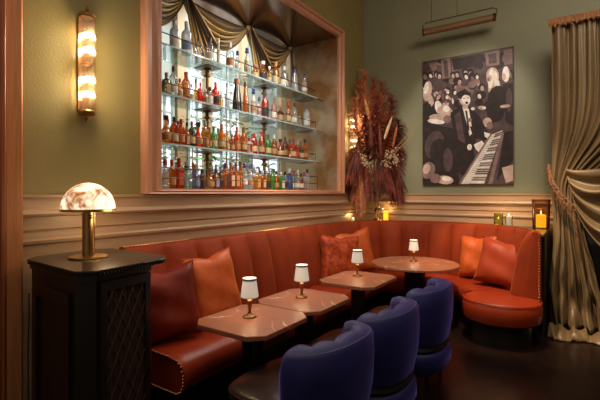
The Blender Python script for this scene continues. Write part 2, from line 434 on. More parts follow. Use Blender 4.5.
# ------------------------------------------------------------------ glass shelves, posts, gallery rails
SX0, SX1 = -3.67, -3.25; SY0, SY1 = NY0+.02, 5.25
SHZ = [3.0, 2.534, 2.064]
names = ['top', 'second', 'third']
for k, z in enumerate(SHZ):
    r = empty('glass_shelf', (-3.46, 3.8, z-.015), '%s glass shelf of the bar niche carrying a row of bottles' % ['topmost', 'middle', 'lowest'][k], 'shelf', 'glass bar shelves', world=True)
    b = MB(); b.box(SX0, SX1-.004, SY0, SY1, z-.015, z); part(b, 'glass_panel', 'shelf_glass', r, smooth=False)
    b = MB(); b.box(SX1-.004, SX1, SY0, SY1, z-.016, z); part(b, 'glass_edge', 'glass_edge', r, smooth=False)
    b = MB(); b.tube([(SX1-.015, SY0, z+.10), (SX1-.015, SY1-.03, z+.10), (SX1-.10, SY1-.03, z+.10)], .0055, 6)
    for i in range(5):
        y = SY1-.03-i*.72; b.tube([(SX1-.015, y, z), (SX1-.015, y, z+.10)], .004, 6)
    part(b, 'gallery_rail', 'dark_bronze', r)
    for y in (3.26, 4.26, 5.19):
        b = MB(); b.box(-3.57, -3.33, y-.10, y+.10, z-.03, z-.0155, 0, .004); part(b, 'support_plate', 'shelf_plate', r)
    b = MB(); b.tube([(SX1-.01, SY1, z-.02), (SX1+.0, SY1+.06, z-.02), (SX1, NY1, z-.02)], .009, 6); part(b, 'wall_hook', 'bronze', r)
cnt = NZ0+.03
for i, y in enumerate((3.26, 4.26)):
    r = empty('shelf_post', (-3.46, y, cnt), 'bronze post with ringed collars carrying the glass shelves, %s' % ('the one nearer the left frame' if i == 0 else 'the one nearer the niche right wall'), 'post', 'bronze shelf posts', world=True)
    levels = [cnt]+sorted(SHZ)
    for a, c in zip(levels[:-1], levels[1:]):
        b = MB(); h = c-a-.032
        b.lathe([(.0, 0), (.045, 0), (.045, .008), (.018, .02), (.018, h-.09), (.04, h-.085), (.04, h-.07), (.022, h-.065), (.022, h-.02), (.05, h-.006), (.05, h), (0, h)], (-3.46, y, a+.0008), 14)
        part(b, 'column', 'bronze', r)
r = empty('bar_rail', (SX1, 3.8, cnt), 'two-bar bronze gallery rail in front of the bottom row of bottles', 'rail', world=True)
b = MB()
for zz in (.10, .20): b.tube([(SX1+.03, SY0, cnt+zz), (SX1+.03, SY1-.05, cnt+zz), (SX1-.12, SY1-.05, cnt+zz)], .0055, 6)
part(b, 'bar', 'dark_bronze', r)
for i in range(6):
    y = SY1-.05-i*.58; b = MB(); b.tube([(SX1+.03, y, cnt), (SX1+.03, y, cnt+.2)], .005, 6); part(b, 'upright', 'dark_bronze', r)

# ------------------------------------------------------------------ bottles
LIQ = {  # (transparent, body colour, mix)
 'amber': ((1, .46, .05), (.72, .22, .015), .34), 'golden': ((1, .66, .16), (.80, .40, .05), .34), 'orange-red': ((1, .18, .03), (.75, .08, .008), .40),
 'red': ((.9, .06, .05), (.72, .03, .02), .5), 'clear': ((.93, .95, .97), (.80, .84, .88), .22), 'frosted': ((.85, .88, .93), (.72, .76, .84), .65),
 'green': ((.25, .72, .22), (.12, .50, .10), .5), 'dark green': ((.12, .25, .08), (.06, .14, .04), .6), 'black': ((.02, .02, .03), (.03, .025, .03), .95),
 'blue': ((.35, .45, .85), (.22, .28, .62), .5), 'pale green': ((.72, .88, .80), (.50, .70, .62), .4), 'pink': ((1, .72, .66), (.85, .50, .44), .45),
 'brown': ((.40, .15, .05), (.26, .09, .03), .6), 'reddish amber': ((1, .32, .04), (.62, .12, .010), .36), 'cream': ((.9, .85, .78), (.75, .66, .55), .85), 'purple': ((.42, .32, .62), (.30, .22, .46), .6)}
for k, (t, d, mx) in LIQ.items(): glassy('liquid '+k, t, d, mx, .35)
CAP = {'black': (.02, .018, .02), 'red': (.42, .02, .02), 'grey': (.34, .34, .37), 'white': (.75, .73, .70), 'copper': (.45, .17, .07), 'orange': (.75, .22, .05),
       'blue': (.035, .035, .15), 'silver': (.6, .6, .62), 'brown': (.13, .06, .035), 'green': (.05, .22, .08), 'purple': (.11, .09, .20)}
for k, c in CAP.items(): pbr('cap '+k, c, .35)
LAB = {'white': (.78, .74, .68), 'tan': (.46, .28, .13), 'cream': (.62, .46, .27), 'black': (.03, .028, .03), 'copper': (.50, .22, .09), 'red': (.5, .06, .03), 'blue': (.20, .28, .45)}
for k, c in LAB.items(): pbr('paper '+k, c, .6)
# unit profiles (radius relative to body half width .5 ... , height 0..1)
SHAPES = {
 'round': ([(.40, 0), (.5, .015), (.5, .58), (.46, .66), (.22, .76), (.17, .80), (.16, .92)], (.14, .40), 1, .90),
 'squat': ([(.42, 0), (.5, .02), (.5, .50), (.40, .60), (.20, .68), (.17, .74), (.17, .86)], (.12, .42), 1, .84),
 'slim': ([(.45, 0), (.5, .01), (.5, .45), (.40, .58), (.30, .72), (.26, .80), (.25, .93)], (.12, .38), .62, .92),
 'tapered': ([(.46, 0), (.5, .02), (.46, .30), (.34, .62), (.24, .80), (.22, .93)], (.12, .30), .95, .92),
 'globe': ([(.30, 0), (.44, .04), (.5, .22), (.48, .40), (.34, .55), (.18, .64), (.16, .70), (.16, .86)], (.14, .36), 1.12, .84),
 'square': ([(.46, 0), (.5, .015), (.5, .60), (.44, .68), (.20, .74), (.18, .78), (.18, .90)], (.12, .52), 1, .88),
 'ornate': ([(.40, 0), (.5, .03), (.42, .16), (.5, .30), (.40, .44), (.46, .54), (.24, .66), (.16, .72), (.16, .84)], (.20, .36), .85, .80)}
cache = {}
def bmesh_for(kind, which, mat):
    key = (kind, which, mat)
    if key in cache: return cache[key]
    prof, lab, wf, cb = SHAPES[kind]
    b = MB(); n = 4 if kind == 'square' else 14
    rot = pi/4 if kind == 'square' else 0
    kf = 1.3 if kind == 'square' else 1
    if which == 'body':
        if kind == 'square':
            def sq(r, z):
                q = r*.96; c = q*.72
                return [(q, -c, z), (q, c, z), (c, q, z), (-c, q, z), (-q, c, z), (-q, -c, z), (-c, -q, z), (c, -q, z)]
            b.rings([sq(r, z) for r, z in prof])
        else: b.lathe(prof, n=n)
    elif which == 'cap':
        r = prof[-1][0]*1.25
        if kind == 'ornate': b.lathe([(r*.9, cb), (r*1.5, cb+.02), (r*1.6, cb+.08), (r*1.0, cb+.11), (r*1.5, cb+.15), (r*.9, 1.0)], n=12)
        elif kind in ('globe', 'squat'): b.lathe([(r, cb), (r*1.25, cb+.01), (r*1.3, .99), (r*1.1, 1.0)], n=12)
        else: b.lathe([(r, cb-.08), (r, .99), (r*.8, 1.0)], n=12)
    else:
        z0, z1 = lab
        if kind == 'square': b.box(.481, .492, -.32, .32, z0, z1)
        else:
            def rad(z):
                for (r0, a), (r1, c) in zip(prof[:-1], prof[1:]):
                    if a <= z <= c: return r0+(r1-r0)*(z-a)/(c-a+1e-9)
                return .5
            b.grid(lambda u, v: (lambda rr, a: (rr*cos(a), rr*sin(a), z0+(z1-z0)*v))(rad(z0+(z1-z0)*v)+.014, (u-.5)*2.5-.55), 8, 4, uv=False)
    cache[key] = b.mesh(which, mat)
    return cache[key]
ORD = ['', 'first', 'second', 'third', 'fourth', 'fifth', 'sixth', 'seventh', 'eighth', 'ninth', 'tenth', 'eleventh', 'twelfth', 'thirteenth', 'fourteenth', 'fifteenth', 'sixteenth', 'seventeenth', 'eighteenth', 'nineteenth', 'twentieth']
ORD += ['twenty-'+o for o in ORD[1:10]] + ['thirtieth'] + ['thirty-'+o for o in ORD[1:10]]
def bottle(shelf, idx, total, y, x, z, kind, liq, cap, h, w, lab):
    pos = ('%s from the left' % ORD[idx]) if idx <= (total+1)//2 else ('%s from the right' % ORD[total-idx+1])
    if pos == 'first from the right': pos = 'last at the right'
    kw = {'round': '', 'squat': 'squat ', 'slim': 'slim ', 'tapered': 'tapering ', 'globe': 'round-bellied ', 'square': 'square ', 'ornate': 'ornate '}[kind]
    lb = '%s%s bottle with %s cap, %s %s the %s' % (kw, liq, cap, pos, 'in' if 'row' in shelf else 'on', shelf)
    r = empty('bottle', (x, y, z+.0008), lb, 'bottle', 'bottles on the '+shelf)
    wf = SHAPES[kind][2]
    bo = None
    for which, mat in (('body', 'liquid '+liq), ('cap', 'cap '+cap), ('label', ('paper '+lab) if lab else None)):
        if mat is None: continue
        o = bpy.data.objects.new({'label': 'paper_label'}.get(which, which), bmesh_for(kind, which, mat)); COL.objects.link(o)
        if which == 'label': o.parent = bo
        else: o.parent = r; o.scale = (w*wf, w*wf, h)
        if which == 'body': bo = o
row1 = [(174.5, 'round', 'frosted', 'grey', .30, .095, 'white'), (186.5, 'round', 'frosted', 'silver', .33, .105, 'blue'), (198.5, 'round', 'clear', 'black', .22, .08, None), (210, 'round', 'clear', 'black', .27, .10, 'white'),
        (218.5, 'slim', 'cream', 'white', .30, .07, None), (230, 'round', 'clear', 'silver', .31, .095, 'copper'), (237.5, 'ornate', 'clear', 'blue', .25, .08, 'white'), (247, 'ornate', 'cream', 'blue', .33, .09, None), (255, 'squat', 'golden', 'copper', .17, .08, 'cream'),
        (263, 'squat', 'amber', 'white', .25, .105, 'black'), (269.5, 'slim', 'golden', 'white', .22, .08, 'cream'), (276, 'round', 'amber', 'orange', .31, .09, 'cream'), (284.5, 'round', 'clear', 'silver', .30, .105, 'white'), (295, 'tapered', 'frosted', 'blue', .32, .11, None), (304.5, 'ornate', 'cream', 'purple', .32, .10, 'white')]
row2 = [(166.5, 'square', 'dark green', 'copper', .22, .075, 'tan'), (173.3, 'round', 'clear', 'black', .30, .085, 'white'), (179.2, 'round', 'golden', 'red', .20, .062, 'cream'), (184.8, 'round', 'amber', 'red', .28, .085, 'copper'), (191.5, 'round', 'clear', 'white', .18, .06, 'white'), (195.7, 'slim', 'golden', 'brown', .24, .06, None),
        (200.3, 'round', 'red', 'red', .22, .058, None), (205.5, 'round', 'pink', 'white', .17, .058, 'tan'), (210, 'square', 'clear', 'black', .20, .062, 'white'), (215.5, 'round', 'red', 'copper', .27, .085, 'black'), (220.6, 'square', 'golden', 'copper', .15, .055, 'cream'), (227, 'slim', 'frosted', 'grey', .30, .075, None),
        (237, 'tapered', 'black', 'copper', .38, .125, None), (245.8, 'tapered', 'amber', 'brown', .38, .088, None), (253.5, 'ornate', 'cream', 'blue', .33, .09, 'copper'), (259.2, 'ornate', 'pink', 'purple', .25, .075, None), (265, 'round', 'orange-red', 'brown', .33, .095, 'black'), (274, 'round', 'pink', 'copper', .29, .08, 'white'),
        (280, 'squat', 'brown', 'copper', .22, .10, 'tan'), (288.3, 'round', 'amber', 'red', .30, .075, 'cream'), (294.3, 'round', 'clear', 'black', .31, .085, 'white'), (299.3, 'square', 'clear', 'grey', .15, .06, 'cream'), (306.8, 'round', 'frosted', 'purple', .34, .095, 'white')]
row3 = [(166, 'globe', 'amber', 'black', .27, .09, 'copper'), (173, 'round', 'reddish amber', 'black', .27, .085, 'cream'), (179.3, 'round', 'reddish amber', 'red', .26, .078, 'copper'), (184.6, 'square', 'amber', 'copper', .20, .06, 'tan'), (189.8, 'round', 'dark green', 'red', .26, .07, 'cream'), (196.8, 'globe', 'orange-red', 'black', .26, .088, 'tan'), (203.2, 'round', 'golden', 'grey', .29, .082, 'copper'),
        (208.6, 'slim', 'amber', 'copper', .23, .07, 'tan'), (213.6, 'round', 'green', 'green', .25, .07, 'cream'), (221.5, 'round', 'amber', 'copper', .29, .09, 'cream'), (227.6, 'slim', 'golden', 'white', .23, .075, 'cream'), (232, 'round', 'reddish amber', 'brown', .20, .062, 'tan'), (237, 'round', 'reddish amber', 'copper', .29, .082, 'copper'), (243.5, 'round', 'amber', 'brown', .30, .088, 'tan'), (249, 'square', 'cream', 'red', .19, .075, 'red'), (254.4, 'round', 'orange-red', 'red', .25, .078, 'cream'),
        (261.6, 'round', 'reddish amber', 'red', .29, .085, 'tan'), (268.3, 'round', 'green', 'brown', .27, .078, 'cream'), (274.2, 'round', 'amber', 'white', .28, .085, 'tan'), (280.3, 'globe', 'reddish amber', 'black', .24, .082, 'cream'), (285, 'round', 'brown', 'brown', .28, .085, 'tan'), (289.5, 'square', 'reddish amber', 'brown', .26, .068, 'cream'), (293.3, 'round', 'orange-red', 'red', .28, .082, 'cream'), (297.3, 'round', 'reddish amber', 'grey', .26, .075, 'red'), (301, 'round', 'dark green', 'red', .24, .075, 'cream'), (304.8, 'round', 'amber', 'black', .30, .09, 'copper')]
row4 = [(164.8, 'square', 'clear', 'red', .28, .072, 'tan'), (170, 'round', 'amber', 'red', .28, .085, 'copper'), (176, 'square', 'orange-red', 'red', .30, .085, 'red'), (182.5, 'square', 'pale green', 'black', .23, .10, None), (189.8, 'squat', 'purple', 'copper', .25, .11, 'blue'), (197.3, 'round', 'brown', 'black', .20, .085, 'black'), (204, 'globe', 'golden', 'brown', .22, .10, 'tan'), (211, 'square', 'amber', 'black', .22, .075, 'blue'), (216, 'square', 'brown', 'grey', .24, .07, None),
        (222.5, 'square', 'amber', 'brown', .29, .08, 'black'), (228.3, 'square', 'reddish amber', 'copper', .30, .082, 'cream'), (234, 'square', 'amber', 'brown', .30, .078, 'copper'), (239.2, 'tapered', 'amber', 'brown', .32, .075, None), (244.3, 'ornate', 'clear', 'blue', .31, .085, 'white'), (250.6, 'ornate', 'clear', 'blue', .31, .09, 'copper'), (257, 'square', 'golden', 'white', .24, .085, 'tan'), (262.6, 'square', 'amber', 'silver', .23, .08, 'cream'), (267.6, 'round', 'golden', 'white', .23, .08, 'black'),
        (272.3, 'round', 'green', 'green', .27, .072, None), (276.3, 'round', 'amber', 'black', .24, .075, 'copper'), (281, 'square', 'green', 'white', .23, .088, 'white'), (285, 'round', 'clear', 'black', .24, .08, 'black'), (289.3, 'square', 'blue', 'silver', .28, .09, None), (293.7, 'round', 'pale green', 'red', .26, .088, 'white'), (297.7, 'round', 'clear', 'silver', .28, .085, 'white'), (301, 'round', 'amber', 'black', .23, .078, 'white'), (304, 'square', 'clear', 'red', .25, .072, 'copper'), (307.3, 'round', 'frosted', 'blue', .30, .09, None), (310.8, 'square', 'clear', 'white', .29, .09, 'white')]
def fill(row, shelf, z, x):
    n = len(row); last = -9
    for i, (u, kind, liq, cap, h, w, lab) in enumerate(row):
        wr = w*SHAPES[kind][2]
        y = max(on_x(u, x), last+wr/2+.004); last = y+wr/2
        if y > SY1-.05: break
        bottle(shelf, i+1, n, y, x, z, kind, liq, cap, h*1.04, w, lab)
fill(row1, 'top shelf', SHZ[0], -3.36)
fill(row2, 'second shelf', SHZ[1], -3.36)
fill(row3, 'third shelf', SHZ[2], -3.36)
fill(row4, 'bottom row', cnt, -3.36)
# second rows added behind, in place of mirror reflections of the bottles
back_rows = [('third shelf back row', SHZ[2], [(168, 'clear', 'grey'), (178, 'clear', 'red'), (187, 'golden', 'black'), (206, 'clear', 'copper'), (218, 'pale green', 'green'), (231, 'clear', 'silver'), (241, 'amber', 'white'), (252, 'clear', 'copper'), (262, 'pale green', 'silver')]),
             ('bottom back row', cnt, [(166, 'clear', 'red'), (172, 'clear', 'red'), (179, 'clear', 'black'), (186, 'clear', 'white'), (193, 'clear', 'brown'), (207, 'clear', 'black'), (216, 'blue', 'grey'), (224, 'clear', 'silver'), (233, 'golden', 'brown'), (254, 'clear', 'silver'), (259, 'clear', 'black'), (264, 'clear', 'white'), (269, 'green', 'silver'), (274, 'clear', 'black')])]
for sh, z, lst in back_rows:
    for i, (u, liq, cap) in enumerate(lst):
        bottle(sh, i+1, len(lst), on_x(u, -3.60), -3.60, z, 'round', liq, cap, .30, .068, 'white' if i % 2 else None)

# ------------------------------------------------------------------ swags at the back of the niche
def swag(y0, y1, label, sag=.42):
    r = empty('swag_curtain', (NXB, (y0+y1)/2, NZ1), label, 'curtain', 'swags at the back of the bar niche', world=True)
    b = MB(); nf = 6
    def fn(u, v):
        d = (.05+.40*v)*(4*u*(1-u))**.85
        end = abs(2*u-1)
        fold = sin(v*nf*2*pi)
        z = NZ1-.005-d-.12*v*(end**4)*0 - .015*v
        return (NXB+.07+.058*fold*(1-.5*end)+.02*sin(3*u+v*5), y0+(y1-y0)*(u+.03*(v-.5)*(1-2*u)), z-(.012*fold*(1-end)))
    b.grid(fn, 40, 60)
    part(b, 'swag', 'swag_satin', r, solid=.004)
    # pleated tail falling from the right-hand fixing
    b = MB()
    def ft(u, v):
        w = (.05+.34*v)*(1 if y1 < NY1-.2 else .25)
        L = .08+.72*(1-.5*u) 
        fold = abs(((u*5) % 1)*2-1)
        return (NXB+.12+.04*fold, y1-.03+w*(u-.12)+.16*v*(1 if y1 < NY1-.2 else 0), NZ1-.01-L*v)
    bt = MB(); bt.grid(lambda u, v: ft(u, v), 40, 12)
    # painted fold-shade bands across the pleats
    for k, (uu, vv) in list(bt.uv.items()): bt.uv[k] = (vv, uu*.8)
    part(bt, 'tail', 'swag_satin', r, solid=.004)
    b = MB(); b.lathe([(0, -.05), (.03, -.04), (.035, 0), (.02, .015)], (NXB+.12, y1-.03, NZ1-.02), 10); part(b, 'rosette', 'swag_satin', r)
ys = [on_x(118, NXB), on_x(180, NXB), on_x(243, NXB), NY1-.03]
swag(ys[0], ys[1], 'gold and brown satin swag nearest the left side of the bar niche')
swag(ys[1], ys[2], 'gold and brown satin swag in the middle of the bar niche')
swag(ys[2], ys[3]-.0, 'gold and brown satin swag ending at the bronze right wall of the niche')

# ------------------------------------------------------------------ wall sconces
def sconce(y, label):
    z0, z1 = 2.18, 2.84; x = WX; rad = .047
    r = empty('wall_sconce', (x, y, z0), label, 'wall lamp', 'glass rod wall sconces', world=True)
    b = MB(); b.box(x, x+.012, y-.042, y+.042, z0-.01, z1+.01, 0, .004); part(b, 'backplate', 'brass_dark', r)
    for nm, z in (('upper_cap', z1), ('lower_cap', z0-.03)):
        b = MB(); b.lathe([(0, 0), (rad+.006, 0), (rad+.010, .008), (rad+.010, .022), (rad, .032), (0, .034)], (x+.062, y, z), 20); part(b, nm, 'brass_dark', r)
    for nm, z, sg in (('upper_finial', z1+.034, 1), ('lower_finial', z0-.03, -1)):
        b = MB(); b.lathe([(0, 0), (.018, 0), (.02, sg*.008), (.008, sg*.018), (.015, sg*.03), (.012, sg*.045), (0, sg*.055)], (x+.062, y, z), 12); part(b, nm, 'brass_dark', r)
    for k in range(16):
        a = 2*pi*k/16
        b = MB(); b.tube([(x+.062+rad*cos(a), y+rad*sin(a), z0), (x+.062+rad*cos(a), y+rad*sin(a), z1)], .0085, 6); part(b, 'glass_rod', 'rod_glass', r)
    b = MB(); b.lathe([(rad-.012, -.006), (rad-.009, 0), (rad-.012, .006), (rad-.016, 0)], (x+.062, y, (z0+z1)/2), 18, caps=False); part(b, 'centre_ring', 'brass_dark', r)
    for f in (.18, .34, .66, .82):
        b = MB(); b.ball((x+.062, y, z0+(z1-z0)*f), .029, 14, 8, sz=.55); part(b, 'bulb', 'bulb', r)
        p = bpy.data.lights.new('sconce_light', 'POINT'); p.energy = 4.6; p.color = (1, .80, .50); p.shadow_soft_size = .03
        po = bpy.data.objects.new('sconce_light', p); COL.objects.link(po); po.location = (x+.115, y, z0+(z1-z0)*f)
sconce(1.615, 'lit glass rod wall sconce between the wooden casing and the bar niche')
sconce(5.80, 'lit glass rod wall sconce half hidden behind the dried flower arrangement')

# ------------------------------------------------------------------ banquette
def build_path():
    raw = [(-2.88, 1.88), (-2.88, 4.98)]
    cx, cy = -1.65, 5.0
    for i in range(1, 60):
        t = pi/2*i/60; raw.append((cx-1.23*cos(t)**(2/2.35), cy+1.13*sin(t)**(2/2.35)))
    for i in range(0, 60):
        t = pi/2*i/60; raw.append((cx+1.20*sin(t), cy+1.13*cos(t)))
    raw.append((-.45, 5.02))
    out = [raw[0]]; step = .03; acc = 0
    for a, c in zip(raw[:-1], raw[1:]):
        d = math.hypot(c[0]-a[0], c[1]-a[1]); pos = step-acc
        while pos <= d:
            out.append((a[0]+(c[0]-a[0])*pos/d, a[1]+(c[1]-a[1])*pos/d)); pos += step
        acc = d-(pos-step)
    res = []
    for i, p in enumerate(out):
        a = out[max(0, i-1)]; c = out[min(len(out)-1, i+1)]
        dx, dy = c[0]-a[0], c[1]-a[1]; l = math.hypot(dx, dy)
        res.append((p[0], p[1], dy/l, -dx/l, i*step))
    return res
PATH = build_path(); LEN = PATH[-1][4]
CH = LEN/round(LEN/.345)
SOFA = empty('banquette', (-2.5, 3.5, 0), 'long orange channel-backed banquette curving around the corner of the room', 'sofa', world=True)
def sweep(secf, lo=0, hi=None, caps=True):
    b = MB(); rs = []
    for x, y, nx, ny, s in PATH:
        if s < lo or (hi and s > hi): continue
        rs.append([(x+nx*o, y+ny*o, z) for o, z in secf(s)])
    b.rings(rs, caps=caps)
    return b
def back_sec(s):
    c = (s % CH)/CH
    bump = .080*(1-abs(2*c-1)**3.4)
    fr = [(.150, .40), (.138, .55), (.110, .72), (.075, .90), (.045, 1.04), (.022, 1.12)]
    pts = [(o+bump*min(1, (1.20-z)*4+.25)-.02, z) for o, z in fr]
    return pts + [(.0+bump*.3, 1.155), (-.015, 1.172), (-.05, 1.176), (-.082, 1.17), (-.088, 1.15), (-.088, .23), (.10, .23)]
part(sweep(back_sec), 'backrest', 'sofa_velvet', SOFA, ang=50)
def seat_sec(s):
    k = (s % (CH*2))/(CH*2); g = max(0, 1-min(k, 1-k)/.02)*.012
    t = .465-g
    return [(.08, t-.03), (.16, t-.004), (.35, t+.004), (.52, t), (.60, t-.012), (.65, t-.045), (.672, t-.10), (.668, t-.17), (.64, t-.22), (.60, t-.24), (.10, t-.24)]
part(sweep(seat_sec, 0, LEN-.10), 'seat', 'sofa_leather', SOFA, ang=50)
part(sweep(lambda s: [(.06, .0), (.06, .225), (.52, .225), (.52, .0)], .03, LEN-.2), 'plinth', 'black_wood', SOFA)
# rounded free end of the seat
b = MB(); cx, cy, rr = -.735, 4.965, .395
pr = [(0, .23), (rr-.05, .23), (rr-.015, .25), (rr-.002, .30), (rr, .36), (rr-.006, .42), (rr-.03, .455), (rr-.07, .47), (rr-.16, .478), (0, .482)]
b.lathe(pr, (cx, cy, 0), 40); part(b, 'end_seat', 'sofa_leather', SOFA)
b = MB(); b.lathe([(0, 0), (rr-.1, 0), (rr-.1, .228), (0, .228)], (cx, cy, 0), 32); part(b, 'end_plinth', 'black_wood', SOFA)
b = MB(); b.lathe([(rr-.012, .444), (rr-.004, .452), (rr-.014, .458)], (cx, cy, 0), 40, caps=False); part(b, 'seam_piping', 'sofa_leather', SOFA)
# nailheads
b = MB()
def bead(p, r=.0075): b.lathe([(0, -r), (r, 0), (0, r)], p, 5)
for x, y, nx, ny, s in PATH: bead((x-nx*.012, y-ny*.012, 1.178))
part(b, 'nailhead_trim', 'brass', SOFA); b = MB()
for i in range(26): z = 1.16-i*.03; x, y, nx, ny, s = PATH[-1]; bead((x+.072+.0*i, y-.018, z))
for i in range(18): bead((x-nx*.0+.08-.0*i, y-.012, 1.17))
part(b, 'nailhead_trim', 'brass', SOFA); b = MB()
# seat end panel on the near end
x, y, nx, ny, s = PATH[0]
pp = [(o, z) for o, z in seat_sec(.3)]
for (o0, z0), (o1, z1) in zip(pp[2:-1], pp[3:]):
    d = math.hypot(o1-o0, z1-z0)
    for k in range(max(1, int(d/.022))): t = k/max(1, int(d/.022)); bead((x+(o0+(o1-o0)*t)-.015, y-.004, z0+(z1-z0)*t-.004))
part(b, 'nailhead_trim', 'brass_dark', SOFA)

# ledge behind the curved part
pl = [(x-nx*.092, y-ny*.092) for x, y, nx, ny, s in PATH if s > 3.45][::2]
poly = pl+[(-.352, 5.06), (-.345, 5.30), (-.345, WY-.062), (WX+.062, WY-.062), (WX+.062, pl[0][1])]
r = empty('corner_ledge', (-1.6, 6.1, 0), 'dark ledge behind the curved banquette back carrying candles and the dried flowers', 'ledge', world=True)
b = MB(); b.prism(poly, 1.125, 1.15); part(b, 'ledge_top', 'black_top', r, smooth=False)
b = MB(); b.prism([(-.35, 5.36), (-.35, WY-.065), (-.375, WY-.065), (-.375, 5.36)], 0, 1.125); b.box(-2.7, -.375, WY-.1, WY-.065, 0, 1.125); part(b, 'ledge_panel', 'black_wood', r, smooth=False)

# ------------------------------------------------------------------ cushions
def cushion(c, w, h, t, yaw, lean, roll, mat, label, pinch=.10):
    r = empty('throw_pillow', c, label, 'pillow', 'throw pillows on the banquette')
    from mathutils import Matrix, Vector
    rm = Matrix.Rotation(yaw, 3, 'Z') @ Matrix.Rotation(-lean, 3, 'Y') @ Matrix.Rotation(roll, 3, 'X')
    b = MB(); n = 22; sd = random.random()*9
    def fn(sg):
        def f(u, v):
            a, q = 2*u-1, 2*v-1
            k = max(0, (1-a**4)*(1-q**4))**.55
            ea = a*(1-pinch*(1-q*q)*abs(a)**2) ; eq = q*(1-pinch*(1-a*a)*abs(q)**2)
            dent = .30*math.exp(-((a)**2/.06))*max(0, q-.2)
            wr = .022*sin(5*a+3*q+sd)*sin(4*q-2*a+sd*2)
            p = Vector((sg*(t/2*k*(1-.35*dent)+wr*k*.5), ea*w/2, eq*h/2+h/2-dent*.16*h))
            return tuple(rm @ p)
        return f
    b.grid(fn(1), n, n, uv=False); b.grid(fn(-1), n, n, uv=False)
    import bmesh
    o = b.build('cover', mat, r, ang=80)
    bm = bmesh.new(); bm.from_mesh(o.data); bmesh.ops.remove_doubles(bm, verts=bm.verts, dist=.0005); bmesh.ops.recalc_face_normals(bm, faces=bm.faces); bm.to_mesh(o.data); bm.free()
    pb = MB(); path = []
    for k in range(81):
        t_ = k/80*4; e = int(t_) % 4; q = (t_ % 1)*2-1
        a, qq = [(q, -1), (1, q), (-q, 1), (-1, -q)][e]
        ea = a*(1-pinch*(1-qq*qq)*abs(a)**2); eq = qq*(1-pinch*(1-a*a)*abs(qq)**2)
        dent = .30*math.exp(-((a)**2/.06))*max(0, qq-.2)
        path.append(tuple(rm @ Vector((0, ea*w/2, eq*h/2+h/2-dent*.16*h))))
    pb.tube(path, .005, 6); pb.build('piping', mat, o)
    return r
# (yaw: 0 faces +x)
cushion((-2.55, 2.06, .485), .50, .56, .20, R(-24), R(13), R(6), 'pillow_dark', 'deep red velvet pillow leaning beside the black cabinet')
cushion((-2.53, 2.55, .485), .48, .61, .18, R(-12), R(12), R(7), 'pillow_orange', 'bright orange velvet pillow next to the deep red one')
cushion((-2.50, 4.60, .485), .56, .58, .19, R(-34), R(12), R(-4), 'pillow_rust', 'mottled rust pillow behind the third square table')
cushion((-2.53, 5.20, .485), .54, .60, .17, R(-42), R(10), R(10), 'pillow_orange', 'plain orange pillow tucked behind the mottled rust one')
cushion((-1.13, 5.72, .49), .52, .56, .18, R(-108), R(14), R(4), 'pillow_orange', 'light orange pillow half hidden at the right end of the banquette')
cushion((-.84, 5.38, .49), .58, .56, .20, R(-100), R(16), R(-7), 'pillow_copper', 'copper red velvet pillow in front at the right end of the banquette')

# ------------------------------------------------------------------ tables
def pedestal(root, x, y, sq=True):
    b = MB()
    if sq: b.box(x-.055, x+.055, y-.055, y+.055, .02, .705, 0, .006)
    else: b.lathe([(.12, .02), (.12, .60), (.16, .69), (.16, .705), (0, .705)], (x, y, 0), 28)
    part(b, 'pedestal', 'black_iron', root)
    b = MB()
    if sq: b.box(x-.2, x+.2, y-.22, y+.22, 0, .02, 0, .006)
    else: b.lathe([(0, 0), (.28, 0), (.28, .015), (.13, .022), (0, .022)], (x, y, 0), 32)
    part(b, 'base', 'black_iron', root)
    b = MB()
    if sq: b.box(x-.18, x+.18, y-.18, y+.18, .700, .708)
    else: b.lathe([(.0, .700), (.25, .700), (.25, .708), (0, .708)], (x, y, 0), 24)
    part(b, 'top_plate', 'black_iron', root)
TX0, TX1 = -2.15, -1.56
for y0, y1, lb in [(1.86, 2.47, 'square brown stone table with clipped corners nearest the black cabinet'), (2.485, 3.10, 'square brown stone table with clipped corners, middle of the row of three'), (3.42, 4.12, 'square brown stone table with clipped corners nearest the round table')]:
    r = empty('cafe_table', ((TX0+TX1)/2, (y0+y1)/2, 0), lb, 'table', 'clipped corner stone tables', world=True)
    c = .085
    poly = [(TX0+c, y0), (TX1-c, y0), (TX1, y0+c), (TX1, y1-c), (TX1-c, y1), (TX0+c, y1), (TX0, y1-c), (TX0, y0+c)]
    b = MB(); b.prism(poly, .708, .74, 0, .004); part(b, 'tabletop', 'table_stone', r, ang=20)
    pedestal(r, (TX0+TX1)/2, (y0+y1)/2)
RC = (-1.70, 5.0)
r = empty('round_table', (*RC, 0), 'round brown stone table inside the curve of the banquette', 'table', world=True)
b = MB(); b.lathe([(0, .708), (.50, .708), (.515, .714), (.515, .734), (.509, .74), (0, .74)], (*RC, 0), 56); part(b, 'tabletop', 'table_stone', r)
pedestal(r, *RC, sq=False)

